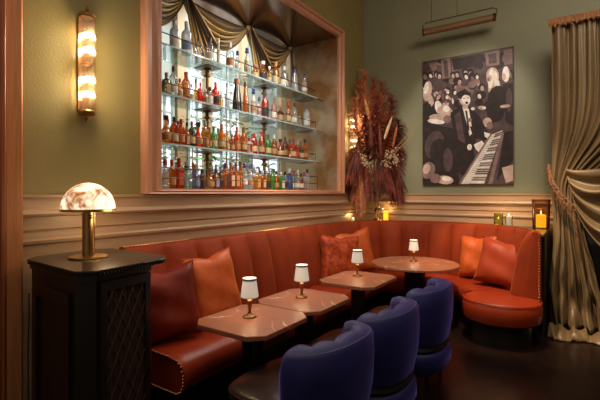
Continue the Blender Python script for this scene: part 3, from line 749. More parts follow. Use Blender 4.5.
# small table lamps
def table_lamp():
    r = empty('table_lamp', (0, 0, 0), '', 'table lamp', 'small table lamps with white shades')
    b = MB(); b.lathe([(0, 0), (.050, 0), (.052, .005), (.048, .012), (.020, .018), (.014, .026), (0, .026)], n=24); b.build('base', 'brass_dark', r)
    b = MB(); b.lathe([(.010, .024), (.014, .034), (.010, .044), (.015, .075), (.021, .115), (.018, .128), (.010, .134), (.016, .140), (.010, .146), (.012, .152), (0, .152)], n=16); b.build('stem', 'brass_dark', r)
    b = MB(); b.lathe([(.064, .147), (.0655, .155), (.060, .20), (.053, .252), (.050, .272), (.053, .286), (.050, .286), (.047, .272), (.050, .252), (.057, .20), (.0625, .155), (.061, .147)], n=28, caps=False)
    b.rings([[(q*cos(2*pi*j/28), q*sin(2*pi*j/28), z) for j in range(28)] for q, z in ((.064, .147), (.061, .147))], caps=False)
    sh = b.build('lamp_shade', 'lamp_shade', r)
    b = MB(); b.lathe([(.0505, .270), (.0535, .274), (.0545, .282), (.052, .288), (.049, .286)], n=28, caps=False); b.build('shade_rim', 'shelf_plate', sh)
    b = MB(); b.lathe([(.064, .1475), (.066, .150), (.064, .153)], n=28, caps=False); b.build('shade_hem', 'brass_dark', sh)
    b = MB(); b.ball((0, 0, .185), .016, 10, 6, sz=1.4); b.build('bulb', 'bulb', r)
    return r
tl = table_lamp()
for i, (x, y, lb) in enumerate([(-1.89, 2.17, 'small brass lamp with white shade on the table nearest the black cabinet'), (-1.89, 2.81, 'small brass lamp with white shade on the middle square table'), (-1.91, 3.86, 'small brass lamp with white shade on the square table nearest the round one'), (-1.74, 5.08, 'small brass lamp with white shade on the round table')]):
    o = tl if i == 0 else copy_tree(tl)
    o.location = (x, y, .7408); o['label'] = lb; o.rotation_euler.z = i*1.1; o.scale = (.93, .93, .93)
    for zz, en in ((.130, .45), (.300, .35)):
        p = bpy.data.lights.new('lamp_light', 'POINT'); p.energy = en; p.color = (1, .70, .42); p.shadow_soft_size = .03
        po = bpy.data.objects.new('lamp_light', p); COL.objects.link(po); po.location = (x, y, .74+zz)

# ------------------------------------------------------------------ tub chairs (local: facing -x)
def tub_chair():
    r = empty('tub_chair', (0, 0, 0), '', 'chair', 'blue velvet tub chairs')
    A = R(88); n = 56; RY, RX = .345, .29
    def spow(c, p): return math.copysign(abs(c)**p, c)
    def pt(a, d, z):      # d = how far inside the outer face
        return ((RX-d)*spow(cos(a), .8), (RY-d)*spow(sin(a), .8), z)
    def top(a): t = abs(a)/A; return .828-.030*t**2.2
    def shell(z0, ztop, d0, d1, th, puff=0., bulge=.02):
        b = MB(); rs = []
        for i in range(n+1):
            q = 2*i/n-1; a = A*q; zt = ztop(a)
            e = math.sqrt(max(0, 1-max(0, (abs(q)-.78)/.22)**2))*.92+.08
            pf = puff*(abs(cos(q*pi*2.5))**.5)
            m = d1+th/2; hw = (th/2)*e; H = zt-z0
            zt -= (1-e)**1.5*.10
            o, u = m-hw, m+hw+pf*e
            rs.append([pt(a, d0+(o-d1), z0), pt(a, o-.012, z0+H*.35), pt(a, o-bulge, z0+H*.7), pt(a, o-bulge*.6, zt-.03), pt(a, o+.006, zt-.008), pt(a, o*.6+u*.4, zt+pf*.25), pt(a, u*.8+o*.2, zt-.004+pf*.3), pt(a, u, zt-.04), pt(a, u+.006, zt-.12), pt(a, m+hw, z0+H*.3), pt(a, m+hw, z0)])
        b.rings(rs); return b
    bk = shell(.372, top, .018, .0, .085, .035).build('backrest', 'chair_velvet', r, ang=75)
    shell(.12, lambda a: .312, .04, .012, .06, 0, .01).build('lower_shell', 'chair_velvet', r, ang=60)
    shell(.306, lambda a: .378, .026, .026, .05, 0, 0).build('band', 'black_iron', r)
    b = MB(); b.tube([pt(A*(2*i/n-1)*.93, .002, top(A*(2*i/n-1))-.016-.03*max(0, (abs(2*i/n-1)-.8)/.2)**2) for i in range(n+1)], .0055, 6); b.build('piping', 'chair_piping', bk)
    def outl(k, dx=0):
        o = []
        for i in range(44):
            a = 2*pi*i/44
            x = -.12+.33*spow(cos(a), .5)*k; y = .335*spow(sin(a), .5)*k
            if x > .02: y *= 1-.30*((x-.02)/.2)**2
            o.append((x, y))
        return o
    b = MB(); b.rings([[(*p, z) for p in outl(k)] for k, z in ((.90, .385), (.985, .40), (1.0, .445), (.98, .48), (.92, .498), (.6, .507))]); st = b.build('seat', 'chair_leather', r, ang=70)
    b = MB(); b.prism([(-.40, -.26), (.12, -.26), (.12, .26), (-.40, .26)], .33, .386); b.build('seat_frame', 'black_iron', r)
    q = outl(.988); b = MB(); b.tube([(*p, .474) for p in q]+[(*q[0], .474)], .0045, 6); b.build('seat_piping', 'chair_leather', st)
    for x, y in ((-.33, -.25), (-.33, .25), (.16, -.20), (.16, .20)):
        b = MB(); b.tube([(x*1.05, y*1.05, 0), (x, y, .345)], [.014, .022], 10); b.build('leg', 'black_wood', r)
    return r
tc = tub_chair()
for i, (x, y, rz, lb) in enumerate([(-1.265, 2.00, -3, 'blue velvet tub chair with dark leather seat nearest the camera'), (-1.235, 2.715, 0, 'blue velvet tub chair in the middle of the three'), (-1.215, 3.56, 1, 'blue velvet tub chair nearest the round table')]):
    o = tc if i == 0 else copy_tree(tc)
    o.location = (x, y, 0); o.rotation_euler.z = R(rz); o['label'] = lb

# ------------------------------------------------------------------ black cabinet with grille
CZ = 1.19
P1, P2, P3, P4 = (-2.055, 1.105), (-2.13, 1.73), (-2.90, 1.735), (-2.865, 1.165)
def lerp(a, c, t): return (a[0]+(c[0]-a[0])*t, a[1]+(c[1]-a[1])*t)
def clip(pts, c, ins):
    cx = sum(p[0] for p in pts)/4; cy = sum(p[1] for p in pts)/4
    q = []
    for p in pts:
        l = math.hypot(p[0]-cx, p[1]-cy); q.append((p[0]-(p[0]-cx)/l*ins, p[1]-(p[1]-cy)/l*ins))
    out = []
    for i, p in enumerate(q):
        a = q[i-1]; d = q[(i+1) % 4]
        out += [lerp(p, a, c/math.hypot(p[0]-a[0], p[1]-a[1])), lerp(p, d, c/math.hypot(p[0]-d[0], p[1]-d[1]))]
    return out
CAB = empty('cabinet', (-2.47, 1.4, 0), 'tall black wooden cabinet with wire grille standing beside the banquette', 'cabinet', world=True)
pts = [P1, P2, P3, P4]
b = MB(); b.prism(clip(pts, .085, 0), CZ-.013, CZ, 0, .003); part(b, 'top', 'black_top', CAB, ang=20)
b = MB(); b.prism(clip(pts, .085, .012), CZ-.03, CZ-.0135)
ol = clip(pts, .085, .006)
for i in range(len(ol)):
    a, d = ol[i], ol[(i+1) % len(ol)]; L = math.hypot(a[0]-d[0], a[1]-d[1]); m = int(L/.022)
    for k in range(m): p = lerp(a, d, (k+.5)/m); b.ball((*p, CZ-.021), .0085, 6, 4)
part(b, 'ridged_edge', 'black_wood', CAB)
pts2 = [P1, (P2[0]+.008, P2[1]-.085), (P3[0], P3[1]-.075), P4]
b = MB(); b.prism(clip(pts2, .075, .035), .0, CZ-.03); b.prism(clip(pts2, .08, .02), 0, .10); b.prism(clip(pts2, .08, .018), CZ-.055, CZ-.03)
part(b, 'body', 'black_wood', CAB, smooth=False)
cl = clip(pts2, .075, .035)
def face(a, d, t, out, z):     # point on the face a->d
    dx, dy = d[0]-a[0], d[1]-a[1]; l = math.hypot(dx, dy); p = lerp(a, d, t)
    return (p[0]+dy/l*out, p[1]-dx/l*out, z)
def slab(b, a, d, t0, t1, z0, z1, o0, o1, mi=0):
    b.rings([[face(a, d, t, o, z) for t, o in ((t0, o0), (t1, o0), (t1, o1), (t0, o1))] for z in (z0, z1)], mi=mi)
fa, fd = cl[1], cl[2]          # room-facing side (P1 -> P2)
b = MB()
g0, g1, gz0, gz1 = .14, .88, .30, 1.07
for q in ((g0-.10, g0, gz0-.06, gz1+.05), (g1, g1+.10, gz0-.06, gz1+.05), (g0, g1, gz1, gz1+.05), (g0, g1, gz0-.06, gz0)): slab(b, fa, fd, *q, 0, .020)
GF = part(b, 'grille_frame', 'black_wood', CAB, smooth=False)
b = MB()
b.grid(lambda u, v: face(fa, fd, g0+(g1-g0)*u, .004+.004*sin(u*2*pi*9), gz0+(gz1-gz0)*v), 90, 2, uv=False); part(b, 'pleated_cloth', 'grille_cloth', CAB, under=GF)
b = MB(); lw = math.hypot(fa[0]-fd[0], fa[1]-fd[1])*(g1-g0)
for sg in (1, -1):
    for k in range(-12, 16):
        seg = []
        for i in range(61):
            z = gz0+(gz1-gz0)*i/60; uu = (k*.068+sg*(z-gz0)*.50+(0 if sg > 0 else .34))/lw
            if 0 <= uu <= 1: seg.append(face(fa, fd, g0+(g1-g0)*uu, .014+.002*sg, z))
        if len(seg) > 2: b.tube([seg[0], seg[len(seg)//2], seg[-1]], .0028, 5)
part(b, 'wire_grille', 'grille_wire', CAB, under=GF)
fb, fe = cl[7], cl[0]
b = MB()
for q in ((.10, .17, .2, 1.06), (.83, .90, .2, 1.06), (.17, .83, .99, 1.06), (.17, .83, .2, .27)): slab(b, fb, fe, *q, 0, .016)
part(b, 'side_panel_moulding', 'black_wood', CAB, smooth=False)

# alabaster lamp
LP = (-2.54, 1.405, CZ+.0008)
r = empty('dome_lamp', LP, 'lit alabaster dome lamp on a brass stem standing on the black cabinet', 'table lamp')
b = MB(); b.lathe([(0, 0), (.112, 0), (.114, .004), (.112, .010), (0, .012)], n=40); b.build('base', 'brass', r)
b = MB(); b.lathe([(.0, .01), (.036, .01), (.036, .292), (0, .292)], n=28); b.build('stem', 'brass', r)
b = MB(); b.lathe([(0, .285), (.150, .285), (.156, .288), (.156, .300), (.150, .303), (0, .303)], n=48); b.build('brass_tray', 'brass', r)
b = MB(); pr = [(.154*cos(t), .303+.160*sin(t)) for t in [pi/2*i/16 for i in range(17)]]; b.lathe(pr, n=48); b.build('dome_shade', 'alabaster', r)
b = MB(); b.lathe([(0, 0), (.008, .0), (.012, .012), (.012, .02), (0, .03)], (.042, -.01, .24), 12); b.build('switch_knob', 'brass', r)
b = MB()
for i in range(26): b.ball((.13, .07, .28-i*.0085), .0022, 5, 4)
b.build('pull_chain', 'brass', r)
b = MB(); b.tube([(-.10, .03, .006), (-.15, .06, .03), (-.20, .07, .022), (-.21, .10, .008), (-.22, .14, .006)], .004, 6); b.build('cord', 'cord_black', r)
for dx, dy in ((.2, .12), (-.15, .22)):
    p = bpy.data.lights.new('dome_light', 'POINT'); p.energy = 1.3; p.color = (1, .72, .40); p.shadow_soft_size = .08
    po = bpy.data.objects.new('dome_light', p); COL.objects.link(po); po.location = (LP[0]+dx, LP[1]+dy, LP[2]+.26)
b = MB(); b.tube([(-2.935, 1.235, .95), (-2.91, 1.225, .78), (-2.935, 1.23, .6), (-2.93, 1.23, .004), (-2.9, 1.24, .004)], .004, 6)
tag(b.build('power_cord', 'cord_black'), 'thin black cord hanging behind the cabinet beside the wooden casing', 'cord')

# ------------------------------------------------------------------ picture and picture light
PYW = WY-.035
px0, px1 = on_y(422.8, PYW), on_y(513.6, PYW)
pz1 = EYE+(193-62)/F*(PYW/ray(422.8)[1]); pz0 = EYE+(193-184.8)/F*(PYW/ray(422.8)[1])
ART = empty('wall_picture', ((px0+px1)/2, PYW, pz0), 'large sepia photograph of a pianist among a crowd, hung on the green wall', 'picture', world=True)
b = MB(); b.box(px0, px1, PYW, WY, pz0, pz1); part(b, 'canvas', 'canvas_edge', ART, smooth=False)
b = MB()
def cp(x, y):      # crop pixel (2.5x crop) -> place on the print
    u = (x-32)/227.; top = 55-40*u; bot = 362-2*u
    v = (y-top)/(bot-top)
    u = u*(1+.10*(1-u))
    return (px0+(px1-px0)*u, pz1-(pz1-pz0)*v)
lay = [0]
def shp(tone, *pts):
    lay[0] += 1; yy = PYW-.0008-.000012*lay[0]
    vs = []
    for x, y in pts: X, Z = cp(x, y); vs.append((min(max(X, px0), px1), yy, min(max(Z, pz0), pz1)))
    b.add(vs, [tuple(range(len(vs)))], tone)
def el(tone, cx, cy, rx, ry, rot=0, n=14):
    shp(tone, *[(cx+rx*cos(2*pi*i/n)*cos(rot)-ry*sin(2*pi*i/n)*sin(rot), cy+rx*cos(2*pi*i/n)*sin(rot)+ry*sin(2*pi*i/n)*cos(rot)) for i in range(n)])
shp(1, (32, 55), (260, 15), (258, 360), (32, 362))
rnd = random.Random(5)
def clip_el(t, cx, cy, rx, ry, rot=0, n=14): el(t, cx, cy, rx, ry, rot, n)
for i in range(70):      # mottled dim interior
    cx, cy = rnd.uniform(34, 256), rnd.uniform(30, 130); clip_el(rnd.choice([0, 0, 1, 1, 2]), cx, max(cy, 62-.18*(cx-32)+6), rnd.uniform(5, 16), rnd.uniform(4, 13), rnd.uniform(0, 3))
shp(2, (78, 50), (100, 45), (106, 92), (82, 98)); shp(1, (84, 52), (94, 50), (98, 92), (88, 94)); shp(2, (188, 32), (224, 25), (224, 62), (192, 66)); shp(1, (196, 36), (216, 32), (217, 58), (198, 60)); shp(2, (234, 26), (256, 21), (256, 60), (236, 62)); shp(0, (106, 48), (182, 34), (184, 62), (110, 76))
for i in range(26):
    cx = rnd.uniform(36, 190); cy = rnd.uniform(88, 150)-.12*(cx-36)*.6; sz = rnd.uniform(5.5, 8.5); ro = rnd.uniform(-.4, .4)
    clip_el(0, cx, cy-sz*.4, sz*1.15, sz*1.25, ro); clip_el(rnd.choice([2, 3, 3, 4]), cx+1, cy+1, sz*.62, sz*.85, ro); clip_el(1, cx-sz*.2, cy, sz*.16, sz*.10, 0, 6); clip_el(1, cx+sz*.36, cy, sz*.16, sz*.10, 0, 6); clip_el(1, cx+.12*sz, cy+sz*.48, sz*.22, sz*.1, 0, 6)
    clip_el(rnd.choice([0, 1, 1, 2]), cx, cy+sz*2.3, sz*1.5, sz*1.35, ro)
for i in range(16): clip_el(rnd.choice([2, 3, 3, 4]), rnd.uniform(40, 110), rnd.uniform(120, 175), rnd.uniform(2, 6), rnd.uniform(2, 9), rnd.uniform(-.8, .8))
# people seated at the left
el(3, 44, 128, 11, 26, .15); el(4, 41, 120, 6, 16, .2); el(3, 52, 150, 7, 18, -.3); el(0, 42, 182, 16, 26); el(0, 62, 176, 10, 22, .3)
el(4, 72, 168, 9, 17, -.2); el(3, 88, 178, 20, 13, .2); el(4, 92, 172, 9, 8); el(3, 74, 196, 26, 11, .1); el(4, 66, 204, 22, 6, .12); el(2, 94, 198, 10, 10)
shp(0, (32, 205), (70, 212), (108, 222), (118, 280), (125, 362), (32, 362)); el(1, 62, 262, 24, 36, .3); el(0, 70, 275, 20, 30, .3); el(1, 96, 300, 12, 30)
el(2, 46, 326, 17, 22, .3); el(3, 42, 322, 9, 13, .3); el(3, 88, 350, 22, 11, .1); el(4, 92, 347, 12, 6, .1); el(2, 64, 346, 14, 12)
# woman with long fair hair on the right
el(3, 207, 92, 16, 24); el(3, 212, 122, 16, 34, -.1); el(4, 203, 96, 7, 26, .1); el(4, 217, 110, 6, 34, -.12); el(3, 199, 96, 6, 9); el(2, 197, 99, 3, 5)
el(0, 222, 150, 28, 36); el(0, 214, 182, 22, 24); el(0, 196, 166, 12, 14); el(3, 180, 170, 9, 5, .1); el(4, 186, 170, 5, 4)
el(4, 240, 86, 9, 20); el(3, 235, 92, 5, 10); shp(0, (232, 112), (258, 106), (258, 215), (240, 205)); el(1, 248, 150, 8, 30); el(3, 238, 166, 13, 4, -.1); el(3, 194, 206, 11, 12, .3); el(2, 200, 214, 8, 10)
# the pianist, head thrown back
shp(0, (102, 182), (128, 165), (152, 168), (176, 192), (196, 232), (186, 252), (168, 244), (160, 275), (164, 300), (150, 350), (118, 330), (112, 250))
shp(1, (112, 190), (126, 178), (140, 260), (122, 250)); shp(4, (132, 168), (148, 172), (158, 232), (150, 240), (142, 205)); shp(0, (139, 176), (144, 177), (150, 226), (146, 228))
el(3, 138, 148, 14, 18, -.25); el(0, 133, 137, 14, 11, -.2); el(4, 141, 150, 11, 13, -.25); shp(0, (122, 132), (140, 124), (154, 134), (152, 140), (138, 136), (126, 148)); el(1, 136, 146, 2.6, 1.4, n=8); el(1, 146, 145, 2.6, 1.4, n=8); el(0, 143, 157, 4, 3.2, n=10); shp(3, (132, 160), (146, 162), (145, 172), (134, 172))
el(4, 158, 172, 5, 4); el(2, 150, 200, 6, 5)
shp(0, (150, 215), (176, 225), (196, 236), (192, 250), (160, 246)); shp(4, (160, 262), (180, 252), (194, 268), (190, 282), (176, 284), (166, 274)); shp(4, (186, 230), (206, 236), (212, 248), (200, 250), (188, 242)); el(4, 150, 268, 6, 8)
# piano: fascia, key bed, white and black keys
shp(1, (226, 230), (258, 222), (258, 360), (196, 361)); shp(0, (236, 232), (258, 226), (258, 300), (218, 350)); shp(2, (228, 230), (236, 230), (206, 361), (196, 361)); shp(3, (230, 320), (258, 312), (258, 352), (240, 358))
A0, A1 = (206, 236), (128, 360); B0, B1 = (232, 226), (186, 361)
shp(4, A0, B0, B1, A1)
for k in range(25):
    t = (k+.5)/25; p = lerp(A0, A1, t); q = lerp(B0, B1, t)
    e = lerp(p, q, 1.0); shp(1, (p[0], p[1]-.35), (e[0], e[1]-.35), (e[0], e[1]+.35), (p[0], p[1]+.35))
    if k % 7 not in (2, 6):
        t2 = (k+1)/25; p = lerp(A0, A1, t2); q = lerp(B0, B1, t2); s_ = lerp(p, q, .38)
        shp(0, (s_[0], s_[1]-1.3), (q[0], q[1]-1.3), (q[0], q[1]+1.3), (s_[0], s_[1]+1.3))
shp(2, (206, 236), (128, 360), (122, 360), (202, 234))
part(b, 'print', ['photo_tone_%d' % i for i in range(5)], ART, smooth=False)

yl = WY-.28
lx0, lx1 = on_y(424, yl), on_y(494.5, yl); tl_ = yl/ray(460)[1]
zl = EYE+(193-24)/F*(yl/ray(460)[1])-.01
r = empty('picture_light', ((lx0+lx1)/2, yl, zl), 'long brass picture light hanging on thin wires above the photograph', 'picture light', world=True)
b = MB(); b.tube([(lx0, yl, zl), (lx1, yl, zl)], .046, 16); part(b, 'tube_shade', 'lamp_brown', r)
for xx in (lx0, lx1):
    b = MB(); b.tube([(xx-.012, yl, zl), (xx+.012, yl, zl)], .052, 16); part(b, 'end_cap', 'dark_bronze', r)
b = MB(); b.tube([(lx0-.01, yl, zl), (lx0-.02, yl, zl+.10), (lx0+.02, yl, zl+.13), (lx1-.02, yl, zl+.13), (lx1+.03, yl, zl+.10), (lx1+.02, yl, zl)], .007, 8); part(b, 'hanger_frame', 'dark_bronze', r)
for u in (431.5, 457):
    x = on_y(u, yl); b = MB(); b.tube([(x, yl, zl+.13), (x, yl, CEIL)], .003, 5); part(b, 'wire', 'dark_bronze', r)

# ------------------------------------------------------------------ dried flower arrangement
VX, VY, VZ = -2.655, 6.06, 1.1508
AR = empty('dried_flower_arrangement', (VX, VY, VZ), 'tall rust arrangement of dried plumes and grasses in a slender vase in the corner', 'flower arrangement')
b = MB(); b.lathe([(0, 0), (.085, 0), (.088, .012), (.06, .03), (.025, .05), (.022, .14), (.04, .155), (.05, .17), (.085, .185), (.09, .20), (.045, .20), (.03, .21), (.035, .26), (.055, .40), (.075, .54), (.08, .60), (.072, .60), (.05, .42)], n=24); b.build('vase', 'silver', AR)
rg = random.Random(11)
CA, SA = cos(YAW), sin(YAW)
def plume(name, start, tip, n, length, mat, spread=.5, droop=.4, wd=.004, stem=True, a_lo=.25, curve=.0):
    """feathery plume: a stem with n tapering filaments; start and tip in (across, depth, up)"""
    b = MB()
    def W(p): return (p[0]*CA-p[1]*SA, p[0]*SA+p[1]*CA, p[2])
    def along(t): 
        s = sin(pi*t)*curve
        return [start[k]+(tip[k]-start[k])*t+(s if k == 0 else 0) for k in range(3)]
    if stem: b.tube([W(along(t/6)) for t in range(7)], [.007-.0008*t for t in range(7)], 5)
    d = [tip[k]-start[k] for k in range(3)]; l = math.sqrt(sum(q*q for q in d)); d = [q/l for q in d]
    for i in range(int(n*1.05)):
        t = a_lo+(1-a_lo)*rg.random(); p = along(t)
        ang = rg.uniform(0, 2*pi); L = 1.0*length*rg.uniform(.6, 1.15)*(1.05-.55*t)
        # perpendicular frame
        ux = [d[2], 0, -d[0]]; q = math.sqrt(ux[0]**2+ux[2]**2) or 1; ux = [c/q for c in ux]
        uy = [0, 1, 0]
        o = [ux[k]*cos(ang)+uy[k]*sin(ang)*.7 for k in range(3)]
        v0 = [d[k]*(1-spread)+o[k]*spread for k in range(3)]
        pts = [p]
        for j in range(1, 5):
            f = j/4
            pts.append([p[k]+v0[k]*L*f+(-(droop*L*f*f) if k == 2 else 0)+o[k]*.12*L*f*f for k in range(3)])
        vs = []
        side = [rg.uniform(-1, 1), rg.uniform(-1, 1), rg.uniform(-.5, .5)]; q = math.sqrt(sum(c*c for c in side)) or 1; side = [c/q for c in side]
        for j, pp in enumerate(pts):
            w_ = wd*(1-.7*j/4); vs += [W([pp[k]+side[k]*w_ for k in range(3)]), W([pp[k]-side[k]*w_ for k in range(3)])]
        b.add(vs, [(2*j, 2*j+1, 2*j+3, 2*j+2) for j in range(4)])
    return b.build(name, mat, AR)
# px/row -> (across, up) about the vase  (1 px = .0156 m there)
def PQ(px, py, dep=0.): return ((px-380.5)*.0158, dep, EYE+(193-py)*.0158-VZ)
base = PQ(377, 178)
for (px, py, n, L, mat, dep, sp, dr, cv) in [
    (369, 76, 420, .50, 'plume_tan', .02, .28, .15, -.03), (377, 82, 360, .42, 'plume_rust', 0, .30, .2, .0), (362, 88, 340, .42, 'plume_rust', -.12, .32, .2, -.05), (385, 86, 320, .40, 'plume_rust', .0, .32, .25, .05),
    (394, 99, 320, .40, 'plume_wine', -.05, .40, .35, .08), (357, 104, 320, .34, 'plume_tan', -.26, .42, .3, -.1), (400, 122, 320, .36, 'plume_dark', -.05, .5, .4, .1), (401, 148, 280, .34, 'plume_wine', -.05, .55, .5, .08),
    (378, 108, 300, .34, 'plume_wine', -.18, .4, .3, 0), (354, 150, 240, .28, 'plume_rust', -.30, .55, .5, -.08), (389, 116, 280, .34, 'plume_rust', -.20, .45, .4, .04), (366, 120, 280, .30, 'plume_dark', -.28, .45, .4, -.04), (399, 172, 200, .32, 'plume_dark', -.05, .5, .8, .05)]:
    plume('plume', base, PQ(px, py, dep), n, L, mat, sp, dr, curve=cv, wd=.0105)
# hanging amaranth tassels
for (px, py, tx, ty, n, mat, dep) in [(364, 162, 357, 190, 300, 'plume_rust', -.22), (362, 156, 350, 184, 260, 'plume_wine', -.12), (361, 165, 361, 202, 300, 'plume_tan', -.26), (358, 160, 349, 174, 160, 'plume_rust', -.05), (386, 158, 391, 184, 220, 'plume_wine', -.20), (392, 156, 402, 178, 240, 'plume_dark', -.1), (398, 168, 399, 190, 160, 'plume_wine', -.12), (358, 150, 352, 172, 200, 'plume_wine', -.34), (361, 140, 355, 160, 160, 'plume_dark', -.34), (380, 160, 381, 172, 140, 'plume_dark', -.18), (369, 162, 367, 184, 200, 'plume_wine', -.20)]:
    plume('hanging_tassel', PQ(px, py, dep*.5), PQ(tx, ty, dep), n, .30, mat, .28, .9, wd=.0095, a_lo=.02)
# pale brush heads, dark spikes, thin stalks, seed heads
for (x0, y0, x1, y1, rad, mat, nm) in [(384, 142, 391, 121, .022, 'plume_cream', 'pale_brush'), (370, 124, 365, 104, .028, 'plume_tan', 'pale_brush'), (372, 150, 370, 122, .030, 'plume_dark', 'dark_spike'), (381, 160, 379, 128, .024, 'plume_dark', 'dark_spike'), (392, 150, 396, 128, .020, 'plume_rust', 'dark_spike')]:
    b = MB(); a = PQ(x0, y0, -.27); c = PQ(x1, y1, -.30)
    pts_ = [lerp3 for lerp3 in [tuple(a[k]+(c[k]-a[k])*t/6 for k in range(3)) for t in range(7)]]
    b.tube([(p[0]*CA-p[1]*SA, p[0]*SA+p[1]*CA, p[2]) for p in pts_], [rad*.5, rad*.9, rad, rad, rad*.9, rad*.7, rad*.2], 8); b.build(nm, mat, AR)
for (x0, y0, x1, y1) in [(385, 164, 416, 128), (386, 166, 415, 134), (388, 160, 408, 143)]:
    b = MB(); a = PQ(x0, y0, -.2); c = PQ(x1, y1, -.2)
    b.tube([(p[0]*CA-p[1]*SA, p[0]*SA+p[1]*CA, p[2]) for p in (a, tuple((a[k]+c[k])/2+(.02 if k == 2 else 0) for k in range(3)), c)], [.005, .004, .002], 5); b.build('stalk', 'stalk', AR)
for (cx, cy, m) in [(362, 160, 26), (367, 166, 22), (390, 158, 34), (394, 163, 24), (386, 165, 18)]:
    b = MB()
    for i in range(m):
        p = PQ(cx+rg.gauss(0, 2.4), cy+rg.gauss(0, 2.6), -.30+rg.gauss(0, .04)); b.ball((p[0]*CA-p[1]*SA, p[0]*SA+p[1]*CA, p[2]), rg.uniform(.008, .016), 6, 4)
    b.build('seed_head', 'berry', AR)['kind'] = 'stuff'

# ------------------------------------------------------------------ candles on the ledge
def votive(x, y, z, rad, h, glass, label, wax='wax_white', cat='candle', wh=.5, light=.25, n=20, col=(1, .65, .25)):
    r = empty('votive_candle', (x, y, z+.0008), label, cat, 'candles on the ledge')
    b = MB(); b.lathe([(0, 0), (rad*.92, 0), (rad, .006), (rad, h), (rad-.003, h), (rad-.004, .008), (0, .008)], n=n); b.build('glass_holder', glass, r)
    b = MB(); b.lathe([(0, .009), (rad*.8, .009), (rad*.8, h*wh), (0, h*wh)], n=16); wx = b.build('wax', wax, r)
    b = MB(); b.tube([(0, 0, h*wh), (0, 0, h*wh+.012)], .0012, 5); b.build('wick', 'cord_black', wx)
    b = MB(); b.lathe([(0, 0), (.005, .006), (.006, .012), (.002, .026), (0, .03)], (0, 0, h*wh+.008), 8); b.build('flame', 'flame', wx)
    if light:
        p = bpy.data.lights.new('candle_light', 'POINT'); p.energy = light; p.color = col; p.shadow_soft_size = .02
        po = bpy.data.objects.new('candle_light', p); COL.objects.link(po); po.location = (x, y, z+h+.03)
votive(-2.925, 5.76, 1.15, .036, .065, 'clear_glass', 'small clear tealight on the ledge beside the left wall, under the right wall sconce', light=.5)
votive(-2.56, 6.17, 1.15, .042, .155, 'yellow_glass', 'yellow glowing votive on the ledge right of the slender vase', 'wax_yellow', light=.7, wh=.35, n=6)
votive(on_y(498.5, 6.10), 6.10, 1.15, .058, .17, 'green_glass', 'green mosaic glass candle holder on the ledge behind the banquette', light=.3)
votive(on_y(508.8, 6.02), 6.02, 1.15, .045, .145, 'clear_glass', 'white pillar candle in clear glass beside the green holder', light=.3, wh=.92)
hx = on_y(541, 5.98)
r = empty('hurricane_lantern', (hx, 5.98, 1.1508), 'large smoky glass hurricane lantern with yellow candle near the curtain', 'lantern')
b = MB(); w = .105
def sq(k, z): return [(w*k*cos(a), w*k*sin(a), z) for a in [2*pi*i/24 for i in range(24)]]
b.rings([sq(.88, 0), sq(.90, .004), sq(1.0, .36), sq(.97, .36), sq(.87, .012)], caps=True); b.build('glass_holder', 'smoke_glass', r)
b = MB(); b.lathe([(0, .013), (.056, .013), (.056, .165), (.048, .17), (0, .166)], n=24); b.build('wax', 'wax_yellow', r)
b = MB(); b.tube([(0, 0, .166), (0, 0, .180)], .0015, 5); b.build('wick', 'cord_black', r)
b = MB(); b.lathe([(0, 0), (.006, .008), (.007, .015), (.002, .034), (0, .04)], (0, 0, .176), 8); b.build('flame', 'flame', r)
p = bpy.data.lights.new('candle_light', 'POINT'); p.energy = .7; p.color = (1, .6, .2); p.shadow_soft_size = .02
po = bpy.data.objects.new('candle_light', p); COL.objects.link(po); po.location = (hx, 5.98, 1.15+.24)

# ------------------------------------------------------------------ curtain
CY = 5.78
CUR = empty('curtain', (0, CY, 0), 'floor-length gold brown silk curtain tied back at the right of the room', 'curtain', world=True)
TOPZ = 3.60; TIE = 1.62
def ease(t): t = max(0, min(1, t)); return t*t*(3-2*t)
def drape(u, v):
    z = TOPZ*(1-v)+.06*v
    left = -.318
    if z > TIE:
        k = ease((TOPZ-z)/(TOPZ-TIE)); right = .95+(.02-.95)*k**4.5
        amp = .05+.012*k
    else:
        k = (TIE-z)/TIE; right = .02-.03*sin(pi*min(1, k*2))+.24*ease(k)*k; left = -.318+.035*sin(pi*min(1, k*1.6))-.02*k
        amp = .055+.03*ease(k)
    w = u+.035*sin(u*9.0+1.0)*(1-u)*u*4
    x = left+(right-left)*w
    ph = u*2*pi*11
    f1 = math.copysign(abs(sin(ph+.9*sin(ph*.31+z*.5)))**.7, sin(ph+.9*sin(ph*.31+z*.5)))
    fold = f1*(.65+.35*sin(u*11+2))+.30*sin(ph*1.7+z*1.3)
    if z <= TIE:
        p6 = u*2*pi*5.5+1.6*sin(2.2*z+u*4); kk = ease(k*1.4)
        fold = fold*(1-.75*kk)+kk*(math.copysign(abs(sin(p6))**.6, sin(p6))+.25*sin(p6*2.3+z*3))
    y = CY+amp*fold
    if z <= TIE:
        y -= .06*sin(pi*min(1, k))+.10*ease((.40-z)/.40)
        cr = ease((1.0-z)/.9)                                   # crumpled towards the floor
        y += cr*(.026*sin(11*z+7*u)+.012*sin(23*z-17*u+1)); x += cr*.016*sin(9*z+13*u)
    return (x+.010*sin(ph+2), y, z)
b = MB(); b.grid(drape, 190, 110, uv=False); part(b, 'drape', 'curtain_silk', CUR, solid=.004, ang=80)
